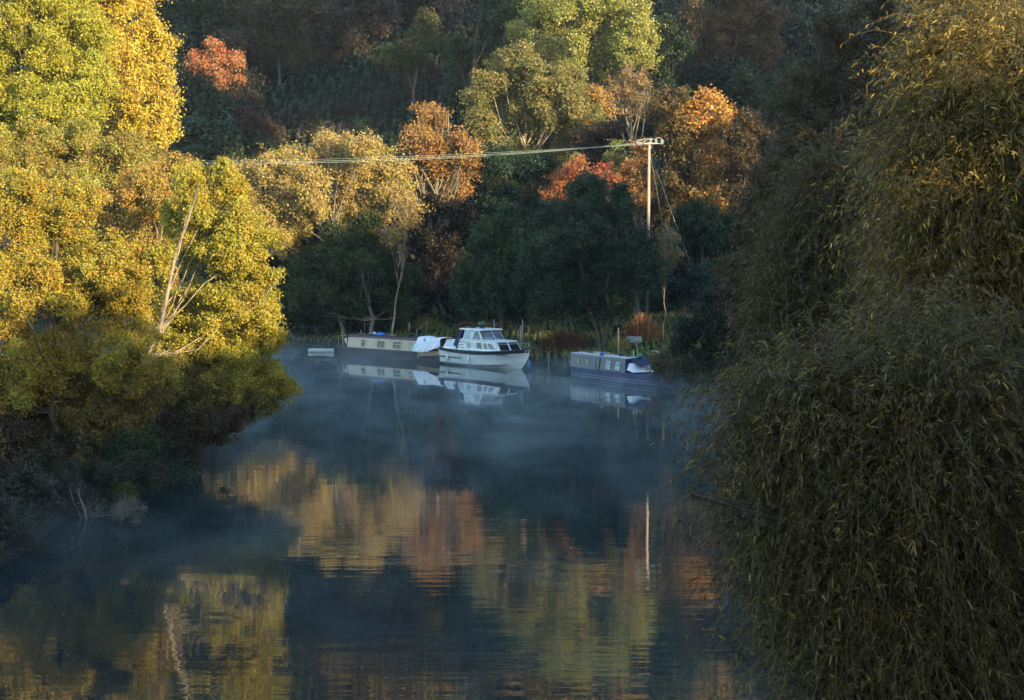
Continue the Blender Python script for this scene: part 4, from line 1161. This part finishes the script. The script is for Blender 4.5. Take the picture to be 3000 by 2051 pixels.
n2, sp2 = narrowboat("grey and blue narrowboat with a cluttered pale roof moored on the right", (4.96, 129.2), R(-60), 12.5, .35, 7.75,
    M_GREYP, M_GREYP, M_ROOFL, M_BLUEP, M_BLUEP,
    [(1.35, 1.55, 1.0, 1.42, [], M_BRASS, M_GREYP), (2.6, 2.8, .98, 1.42, [], M_BRASS, M_GREYP),
     (5.2, 5.85, .86, 1.46, [('h', .72), ('h', .55)], M_PALEGL, M_GREYP), (6.45, 7.1, .86, 1.46, [('h', .72), ('h', .55)], M_PALEGL, M_GREYP)], zt=(1.60, 1.72), gun=.70)
MB().box(7.80, 7.86, -.93, .93, .74, 1.72).build("bulkhead", M_CANVAS, n2)
wl_ = MB()
for z_ in (.12, .30):
    wl_.loft([[(x, -b_ - .012, z_ - .02), (x, -b_ - .012, z_ + .02), (x, -b_ + .03, z_ + .02), (x, -b_ + .03, z_ - .02)] for x, b_ in ((.1, .66), (.35, .84), (.9, .99), (1.8, 1.03), (9.3, 1.03), (10.5, .94), (11.4, .71))], smooth=False, closed=True)
wl_.build("waterline_stripe", mat("dull_stripe", (.22, .24, .24), .7), n2)
pp = MB()
for x in (3.9, 4.35, 4.45): pp.tube([sp2(x, .72) - Vector((0, .02, 0)), sp2(x, 1.6) - Vector((0, .02, 0))], .018, 5)
pp.build("side_pipe", M_HULLB, n2)
MB().hexa([(7.95, -.9, .95), (8.8, -.95, .82), (8.8, .9, .82), (7.95, .9, .95), (8.0, -.75, 1.42), (8.2, -.6, 1.42), (8.2, .6, 1.42), (8.0, .8, 1.42)]).build("bow_cover", M_TARP, n2, label="white sheet covering the bow well")
MB().hexa([(7.9, -.5, 1.5), (8.9, -.4, 1.3), (8.9, .7, 1.3), (7.9, .8, 1.5), (7.95, -.4, 1.80), (8.3, -.3, 1.7), (8.3, .6, 1.7), (7.95, .7, 1.85)]).build("bow_canopy", M_CANVAS, n2)
R2 = 1.79
on_boat(n2, "surfboard", "pale board edged in red lying on the grey narrowboat's roof", "board", (3.0, .25, R2), MB().hexa([(-.9, -.18, 0), (.7, -.25, 0), (.9, .1, 0), (-.8, .1, 0), (-.9, -.16, .12), (.7, -.23, .14), (.9, .1, .14), (-.8, .1, .12)]), M_WOOD)
on_boat(n2, "cloth_roll", "dark red rolled cloth beside the pale board on the grey narrowboat's roof", "cloth", (1.9, .1, R2), MB().tube([(-.9, 0, .06), (.4, .1, .06)], .07, 8), M_RUST)
on_boat(n2, "buoy", "bright blue ball fender on the grey narrowboat's roof edge", "buoy", (4.35, -.66, R2 + .06), MB().ball((0, 0, .05), .17), M_BLUE)
bk = MB()
for cx_ in (6.1, 6.9):
    bk.tube([(cx_ - 6.5 + .28 * math.cos(q), .28 * math.sin(q) * .9, .05 + .04 * math.cos(q)) for q in np.linspace(0, 6.283, 17)], .018, 5)
bk.tube([(-.4, 0, .05), (-.1, .2, .12), (.4, 0, .05), (0, -.15, .1), (-.4, 0, .05)], .018, 5)
on_boat(n2, "bicycle", "small dark bicycle lying flat on the grey narrowboat's roof", "bicycle", (6.5, 0, R2), bk, M_BLACK)
on_boat(n2, "bucket", "small grey pot on the grey narrowboat's roof behind the bicycle", "pot", (5.4, .2, R2), MB().tube([(0, 0, 0), (0, 0, .16)], [.10, .12], 9).ball((.2, .1, .1), .09), M_BLACK)
on_boat(n2, "bucket", "green tub at the front end of the grey narrowboat's roof", "tub", (8.15, .1, 1.79), MB().tube([(0, 0, 0), (0, 0, .28)], [.17, .2], 10), M_GREEN)
on_boat(n2, "post", "short white rod leaning by the green tub on the grey narrowboat", "rod", (8.0, -.3, 1.75), MB().tube([(0, 0, -.1), (-.12, 0, .55)], .025, 5), M_WHITE)

# ------------------------------------------------------------------ dinghy
dg = thing("dinghy", "small white clinker dinghy moored at the narrowboat's stern", "rowing boat", (-18.5, 156.9, 0), R(-14))
dg.scale = (.80, .85, .58)
secs, ins = [], []
for x, b_, zt_ in ((0, .50, .52), (.6, .62, .47), (1.3, .68, .45), (2.0, .56, .48), (2.6, .30, .55), (2.95, .03, .62)):
    o_, i_ = [], []
    for k in range(6):
        t = k / 5
        o_.append((x, -b_ * (1 - .45 * t ** 2.2) - (.012 if k % 2 else 0), zt_ + (-.12 - zt_) * t))
    full = o_ + [(q[0], -q[1], q[2]) for q in reversed(o_)]
    secs.append(full)
    ins.append([(min(max(q[0], .03), 2.85), q[1] * .93, q[2] + (.03 if abs(q[2] - zt_) > .01 else 0)) for q in full])
MB().loft(secs, smooth=False, cap=False).add([p for p in secs[0]], [tuple(range(12))]).build("hull", M_HULLW, dg)
MB().loft(ins, smooth=False, cap=False).build("lining", M_WHITE, dg)
rl = MB()
for s_ in (-1, 1): rl.tube([(q[0][0], s_ * abs(q[0][1]), q[0][2] + .01) for q in secs], .025, 6)
rl.build("gunwale", M_WHITE, dg)
tn = MB()
for x, b_ in ((.35, .52), (1.3, .62), (2.1, .48)): tn.box(x - .12, x + .12, -b_, b_, .34, .37)
tn.build("thwart", M_WOOD, dg)

# ------------------------------------------------------------------ utility pole and wires
PD = 146.0
pb = pix(1897, 900, PD); pt = pix(1902, 416, PD)
zb_ = hz(pb.x, PD)
up_ = thing("utility_pole", "tall wooden electricity pole with crossarm above the far bank", "utility pole", (pb.x, PD, zb_))
H = pt.z - zb_
lx = pt.x - pb.x
MB().tube([(0, 0, -.5), (lx * .5, 0, H * .5), (lx, 0, H)], [.155, .13, .105], 14).build("pole", M_POLE, up_)
def lp(px, py, dd=0.0):
    p = pix(px, py, PD + dd); return (p.x - pb.x, p.y - PD, p.z - zb_)
arm = MB()
a0, a1 = Vector(lp(1884, 421, -.8)), Vector(lp(1927, 420, .7))
dn = Vector((0, 0, .10)); sd2 = Vector((.05, -.07, 0)) * .8
arm.hexa([a0 - sd2 - dn * .5, a1 - sd2 - dn * .5, a1 + sd2 - dn * .5, a0 + sd2 - dn * .5, a0 - sd2 + dn * .5, a1 - sd2 + dn * .5, a1 + sd2 + dn * .5, a0 + sd2 + dn * .5])
arm.tube([lp(1925, 421, .65), lp(1942, 421, 1.25)], .03, 5)
arm.build("crossarm", M_POLE, up_)
for i, (q, r_) in enumerate(((lp(1906, 415, .1), 1), (lp(1921, 415, .6), 1), (lp(1938, 417, 1.2), 1))):
    ins_ = MB()
    for k in range(4): ins_.tube([(q[0], q[1] - .1, q[2] - .14 + k * .085), (q[0], q[1] - .1, q[2] - .10 + k * .085)], [.15, .10], 10)
    ins_.tube([(q[0], q[1] - .1, q[2] - .2), (q[0], q[1] - .1, q[2] + .22)], .035, 6)
    io = ins_.build("insulator", M_INS, up_)
    if i < 2: MB().tube([(q[0], q[1] - .1, q[2] + .22), (q[0], q[1] - .1, q[2] + .34)], .06, 8).build("cap", M_RED, io)
ends = [(1864, 419, -.7), (1876, 421, -.2), (1868, 424, .6)]
for (ex_, ey_, ed) in ends:
    q0 = Vector(lp(ex_, ey_, ed)); q1 = Vector(lp(ex_ + 18, ey_ + 1, ed * .6 - .1))
    so_ = MB().tube([q0, q1], .02, 5)
    for k in range(3):
        c_ = q0.lerp(q1, .2 + .2 * k); d_ = (q1 - q0).normalized() * .03
        so_.tube([c_ - d_, c_ + d_], .085, 9)
    so_.build("strain_insulator", M_INS, up_)
jm = MB()
jm.tube([lp(1864, 418, -.7), lp(1872, 411, -.6), lp(1886, 408, -.3), lp(1900, 407, 0), lp(1910, 406, .1), lp(1906, 411, .1)], .016, 4)
jm.tube([lp(1876, 420, -.2), lp(1893, 412, .2), lp(1898, 409, .3), lp(1912, 407, .5), lp(1921, 410, .6)], .016, 4)
jm.tube([lp(1921, 405, .6), lp(1930, 403, .9), lp(1938, 406, 1.2), lp(1944, 412, 1.3), lp(1945, 420, 1.3)], .016, 4)
jm.build("jumper_wire", M_WIRE, up_)
st_ = MB().tube([lp(1911, 423), lp(1905, 436), lp(1903, 444)], .02, 5).tube([lp(1906, 435), lp(1913, 433, .3)], .02, 5).tube([lp(1903, 442), lp(1895, 436), lp(1885, 441, -.3)], .014, 4)
st_.build("brace", M_CHROME, up_)
# stay wires: anchored in the bank
g1 = pix(2040, 900, 147)
MB().tube([pix(1903, 442, PD), pix(1992, 690, PD + .7), pix(2040, 822, PD + 1), (g1.x, 147, hz(g1.x, 147))], .010, 4).build("stay_wire", M_CHROME, None, "long slanting stay wire running down right from the pole top", cat="wire")
MB().tube([pix(1903, 446, PD), pix(1914, 500, PD + 1), pix(1930, 590, PD + 2.5), pix(1950, 700, 150)], .008, 4).build("stay_wire", M_WIRE, None, "short faint stay wire close beside the utility pole", cat="wire")
for i, (dy, dd, ex_, ey_, lb) in enumerate(((0, -.7, 1864, 419, "middle of the three power lines crossing left from the pole"), (4.5, .6, 1868, 424, "lowest of the three power lines crossing left from the pole"),
                                          (-5.5, -.2, 1876, 421, "highest and faintest of the three power lines crossing left from the pole"))):
    pts = [pix(ex_, ey_, PD + dd)]
    for px_ in np.linspace(1790, -420, 40):
        y_ = 476 - 3.4e-5 * (px_ - 600) ** 2
        f_ = min(1, (1864 - px_) / 500)
        pts.append(pix(px_, y_ + dy * f_ - 0 * (1 - f_), PD + 4 * (1864 - px_) / 2284 + dd))
    MB().tube(pts, .012 if i < 2 else .008, 4, cap=False).build("power_line", M_WIRE, None, lb, cat="power line", group="power lines")

# ------------------------------------------------------------------ bank clutter
def ground_at(px, py):
    lo = None
    Ds = np.linspace(100, 320, 900)
    for D in Ds:
        p = pix(px, py, float(D))
        if p.z <= hz(p.x, p.y): return p
    return pix(px, py, 170)
def bank(name, lab, cat, px, py, mb, m, rz=0, dz=0.0, group=None):
    p = ground_at(px, py)
    o = mb.build(name, m, None, lab, cat=cat)
    if group: o["group"] = group
    o.location = (p.x, p.y, hz(p.x, p.y) + dz); o.rotation_euler = (0, 0, rz)
    return o
p = ground_at(1618, 936)
cr_ = MB().box(-.4, .4, -.3, .3, 0, .5)
for k in range(3): cr_.box(-.42, .42, -.32, -.30, .06 + k * .16, .12 + k * .16)
c_ = bank("crate", "bright blue plastic crate in the grass at the back of the bank", "crate", 1620, 937, cr_, M_BLUE, .2, .15)
c2_ = bank("crate", "darker blue crate lid lying left of the bright blue crate", "crate lid", 1603, 932, MB().box(-.35, .35, -.25, .25, 0, .12).box(-.3, .3, -.2, .2, .12, .15), M_BLUE, -.2, .35)
p = ground_at(1411, 976)
ch = thing("camping_chair", "folding camping chair with a green canvas back behind the cruiser", "chair", (p.x, p.y, hz(p.x, p.y)), .25)
MB().hexa([(-.32, 0, .75), (.32, 0, .80), (.32, .04, .80), (-.32, .04, .75), (-.32, .08, 1.0), (.32, .08, 1.06), (.32, .12, 1.06), (-.32, .12, 1.0)]).build("backrest", M_GREEN, ch)
MB().box(-.30, .30, -.42, 0, .44, .48).build("seat", M_GREEN, ch)
for sx in (-.3, .3):
    MB().tube([(sx, -.42, 0), (sx, .1, 1.04)], .02, 5).build("leg", M_WOOD, ch)
    MB().tube([(sx * 1.05, .15, 0), (sx * 1.05, -.4, .5)], .02, 5).build("leg", M_WOOD, ch)
rng = np.random.default_rng(21)
lg = MB()
for k in range(26):
    x = rng.uniform(-.9, .9); z = rng.uniform(.1, .9) * (1 - abs(x) * .5); a_ = rng.uniform(-.6, .6)
    L_ = rng.uniform(.3, .6)
    lg.tube([(x - L_ * math.cos(a_), rng.uniform(-.4, .4), z - L_ * math.sin(a_) * .4), (x + L_ * math.cos(a_), rng.uniform(-.4, .4), z + L_ * math.sin(a_) * .4)], rng.uniform(.06, .13), 7)
bank("log_pile", "dark heap of logs and scrap wood behind the white cruiser", "log pile", 1375, 968, lg, M_RUST)
wc = MB()
for dx in (-.28, .28): wc.tube([(dx, 0, .1), (dx, .0, .5), (dx * 1.2, .1, 1.1)], .03, 6)
wc.tube([(-.28, 0, .45), (-.2, -.25, .5), (.2, -.25, .5), (.28, 0, .45)], .04, 6).box(-.26, .26, -.25, .05, .42, .46)
bank("garden_chair", "white plastic chair frame in the grass behind the cream narrowboat", "chair", 1214, 921, wc, M_WHITE, .3)
md = MB().ball((0, 0, .15), .62, (1, .7, .85), 14, 9)
bank("oil_tank", "rust-brown rounded tank half hidden in weeds by the chimney", "tank", 1208, 962, md, M_RUST, .1)
ub = MB().loft([[(x, -b_, 0), (x, -b_ * .8, h_), (x, 0, h_ * 1.15), (x, b_ * .8, h_), (x, b_, 0)] for x, b_, h_ in ((-.62, .15, .30), (-.55, .38, .46), (-.2, .42, .50), (.3, .42, .44), (.58, .3, .48), (.7, .1, .40))], smooth=True)
bank("upturned_boat", "small pale grey upturned boat on the bank behind the grey narrowboat", "boat", 1855, 1006, ub, mat("old_canvas", (.34, .38, .36), .8, col2=(.22, .25, .24), scale=4), -.25, .02)
bank("cloth", "purple cloth crumpled on the grass left of the pale upturned boat", "cloth", 1824, 984, MB().loft([[(x, -.15, 0), (x, 0, h_), (x, .2, 0)] for x, h_ in ((-.3, .05), (0, .2), (.35, .12))]), M_PURP, .3, .25)
bank("plank", "pale pole lying in dark weeds on the right bank", "pole", 1985, 990, MB().tube([(-.5, 0, .3), (.5, .1, .2)], .04, 6), M_ROOFL)
p = pix(1078, 938, 158)
MB().tube([pix(1068, 940, 158.5), pix(1105, 934, 158.2)], .05, 6).build("plank", M_WOOD, None, "pale rail nailed across the slim grey trunk behind the narrowboat", cat="rail")
MB().tube([pix(1067, 905, 158.5), (pix(1069, 960, 158.5).x, 158.5, hz(pix(1069, 960, 158.5).x, 158.5) - .3)], .035, 6).build("post", M_BARKG, None, "thin grey stake holding the pale rail by the slim grey trunk", cat="stake")
def post(px, ytop, D, r_, m, lab):
    p = pix(px, ytop, D); zb2 = hz(p.x, D)
    MB().tube([(p.x, D, zb2 - .4), (p.x, D, p.z)], r_, 8).build("post", m, None, lab, cat="post", group=None)
    return p
pa = post(1250, 941, 152, .05, M_BARKG, "mooring post holding the slack rope behind the white tarpaulin")
q_ = pix(1222, 965, 149)
MB().tube([tuple(pa)] + [tuple(Vector(pa).lerp(q_, t) - Vector((0, 0, .5 * t * (1 - t)))) for t in (.25, .5, .75)] + [tuple(q_)], .025, 5).build("mooring_rope", M_ROPE, None, "slack pale rope running from the post behind the tarpaulin", cat="rope")
post(1222, 963, 149, .04, M_BARKG, "short stake where the slack rope ends behind the cream narrowboat")
pa = post(1526, 953, 142.5, .07, M_WOOD, "stubby mooring post just right of the cruiser's wheelhouse")
q_ = at(cr, (6.5, 1.2, 1.5))
MB().tube([tuple(pa)] + [tuple(Vector(pa).lerp(q_, t) - Vector((0, 0, .5 * t * (1 - t)))) for t in (.25, .5, .75)] + [tuple(q_)], .022, 5).build("mooring_rope", M_ROPE, None, "rope from the stubby post down to the white cruiser", cat="rope")
post(1531, 936, 143.5, .03, M_ROOFL, "thin pale stake behind the stubby mooring post")
post(1812, 960, 131.5, .045, M_WOOD, "tall thin post on the bank left of the grey narrowboat's tub")
post(1867, 1004, 127.5, .06, M_BARKG, "mossy post by the front of the grey narrowboat's cabin")
pa = pix(1606, 1046, 136.0)
MB().tube([(pa.x, 134.2, -.6), (pa.x, 134.2, 1.25)], .05, 7).build("post", M_BARKG, None, "thin post standing in the water between the cruiser and grey narrowboat", cat="post")
lampp = thing("boat_aerial", "small T-shaped metal aerial above the drooping leaves at the narrowboat bow", "aerial", tuple(at(n2, (10.2, .2, .8))))
MB().tube([(0, 0, 0), (0, 0, 1.5)], .025, 6).build("mast", M_CHROME, lampp)
MB().tube([(-.45, 0, 1.62), (.1, 0, 1.48), (.25, 0, 1.45)], .035, 6).build("bar", M_CHROME, lampp)

# bird at the left water edge
hp = pix(625, 1240, 76)
eg = thing("egret", "small white bird perched among dark branches above the left water", "bird", (hp.x, hp.y, hp.z))
bd = MB().loft([[(x + r_ * .9 * math.cos(q) * .0, r_ * math.cos(q), z + r_ * math.sin(q)) for q in np.linspace(0, 2 * math.pi, 9)[:-1]] for x, z, r_ in
               ((-.16, -.04, .01), (-.10, -.01, .045), (-.02, .03, .065), (.05, .09, .05), (.06, .16, .022), (.04, .22, .016), (.06, .27, .028), (.10, .27, .012), (.17, .26, .003))], closed=True)
bd.build("body", M_WHITE, eg)
for yy_ in (-.02, .02): MB().tube([(-.01, yy_, -.02), (0, yy_, -.2)], .006, 4).build("leg", M_BLACK, eg)
hp2 = pix(625, 1248, 76)
MB().tube([(hp.x - 2.2, 76.4, hp.z - 1.0), (hp.x - .8, 76.1, hp.z - .35), (hp.x + .3, 76, hp.z - .2), (hp.x + 1.1, 75.8, hp.z - .25)], [.05, .04, .025, .012], 6).build("dead_branch", M_BARKG, None, "bare dark branch under the small white bird", cat="branch")

# fallen leaves drifting on the river
rng = np.random.default_rng(91)
n_l = 170
fy = rng.uniform(36, 120, n_l); fx = rng.uniform(-.27, .12, n_l) * fy
ok_ = signed_dist(fx, fy) < -.5
fx, fy = fx[ok_], fy[ok_]
P = np.stack([fx, fy, np.full(fx.shape, .012)], 1)
N = unit(np.tile([0, 0, 1.], (len(P), 1)) + rng.normal(size=P.shape) * .08)
V = leaf_quads(P, N, rng.uniform(.03, .07, len(P)), .6, rng); V[:, 2] = np.maximum(V[:, 2], .004)
fl_ = obj("fallen_leaves", raw_mesh("fallen_leaves", V, 4, np.arange(len(V)), [M_LEAF], {"tint": rng.random(len(P)), "lum": rng.uniform(.7, 1.4, len(P))}), None, "tiny fallen leaves scattered on the river surface", "leaves", kind="stuff")
fl_.color = (.20, .15, .07, 1); fl_["c2"] = [.22, .20, .14, 1.]

# ------------------------------------------------------------------ river mist
def mist_material():
    m = bpy.data.materials.new("mist")
    m.use_nodes = True
    n, l = m.node_tree.nodes, m.node_tree.links
    n.remove(n["Principled BSDF"])
    v = n.new("ShaderNodeVolumePrincipled")
    v.inputs["Color"].default_value = (.76, .96, 1.0, 1)
    v.inputs["Anisotropy"].default_value = 0.1
    tc = n.new("ShaderNodeTexCoord")
    mp = n.new("ShaderNodeMapping"); mp.inputs["Scale"].default_value = (.26, .17, .42)
    mp.inputs["Rotation"].default_value = (0, 0, R(25))
    nz = n.new("ShaderNodeTexNoise"); nz.inputs["Scale"].default_value = 1.0; nz.inputs["Detail"].default_value = 4.0; nz.inputs["Roughness"].default_value = .6
    nz.inputs["Distortion"].default_value = .9
    l.new(tc.outputs["Object"], mp.inputs[0]); l.new(mp.outputs[0], nz.inputs["Vector"])
    mr = n.new("ShaderNodeMapRange"); mr.inputs[1].default_value = .46; mr.inputs[2].default_value = .68; mr.inputs[3].default_value = .06; mr.inputs[4].default_value = 1
    mr.interpolation_type = 'SMOOTHSTEP'
    l.new(nz.outputs[0], mr.inputs[0])
    sp = n.new("ShaderNodeSeparateXYZ"); l.new(tc.outputs["Object"], sp.inputs[0])
    hz_ = n.new("ShaderNodeMapRange"); hz_.inputs[1].default_value = 0; hz_.inputs[2].default_value = 3.0; hz_.inputs[3].default_value = 1; hz_.inputs[4].default_value = 0
    l.new(sp.outputs[2], hz_.inputs[0])
    pw = n.new("ShaderNodeMath"); pw.operation = 'POWER'; pw.inputs[1].default_value = 2.6
    l.new(hz_.outputs[0], pw.inputs[0])
    a1 = n.new("ShaderNodeMath"); a1.operation = 'MULTIPLY'; l.new(mr.outputs[0], a1.inputs[0]); l.new(pw.outputs[0], a1.inputs[1])
    a2 = n.new("ShaderNodeMath"); a2.operation = 'MULTIPLY'; l.new(a1.outputs[0], a2.inputs[0]); a2.inputs[1].default_value = MIST
    nr = n.new("ShaderNodeMapRange"); nr.inputs[1].default_value = 56; nr.inputs[2].default_value = 100; nr.inputs[3].default_value = .42; nr.inputs[4].default_value = 1.1
    l.new(sp.outputs[1], nr.inputs[0])
    a3 = n.new("ShaderNodeMath"); a3.operation = 'MULTIPLY'; l.new(a2.outputs[0], a3.inputs[0]); l.new(nr.outputs[0], a3.inputs[1])
    l.new(a3.outputs[0], v.inputs["Density"])
    l.new(v.outputs[0], n["Material Output"].inputs["Volume"])
    return m
MIST = 0.05
MR = RIVER[(RIVER[:, 1] > -1)]
MRp = [(x, max(y, 12)) for x, y in MR]
n_ = len(MRp)
mm_ = MB().add([(x, y, .03) for x, y in MRp] + [(x, y, 3.0) for x, y in MRp],
               [tuple(range(n_ - 1, -1, -1)), tuple(range(n_, 2 * n_))] + [(i, (i + 1) % n_, n_ + (i + 1) % n_, n_ + i) for i in range(n_)])
mist = mm_.build("mist", mist_material(), None, "thin blue morning mist drifting over the river", cat="mist", kind="stuff")
# ------------------------------------------------------------------ air
HZ = 0.0001
mh = bpy.data.materials.new("haze"); mh.use_nodes = True
nn_, ll_ = mh.node_tree.nodes, mh.node_tree.links
nn_.remove(nn_["Principled BSDF"])
hv = nn_.new("ShaderNodeVolumePrincipled")
hv.inputs["Color"].default_value = (.75, .86, 1.0, 1); hv.inputs["Density"].default_value = HZ
ll_.new(hv.outputs[0], nn_["Material Output"].inputs["Volume"])
MB().box(-510, 510, -225, 810, -3.0, 150).build("haze", mh, None, "thin pale morning haze in the valley air", cat="haze", kind="stuff")
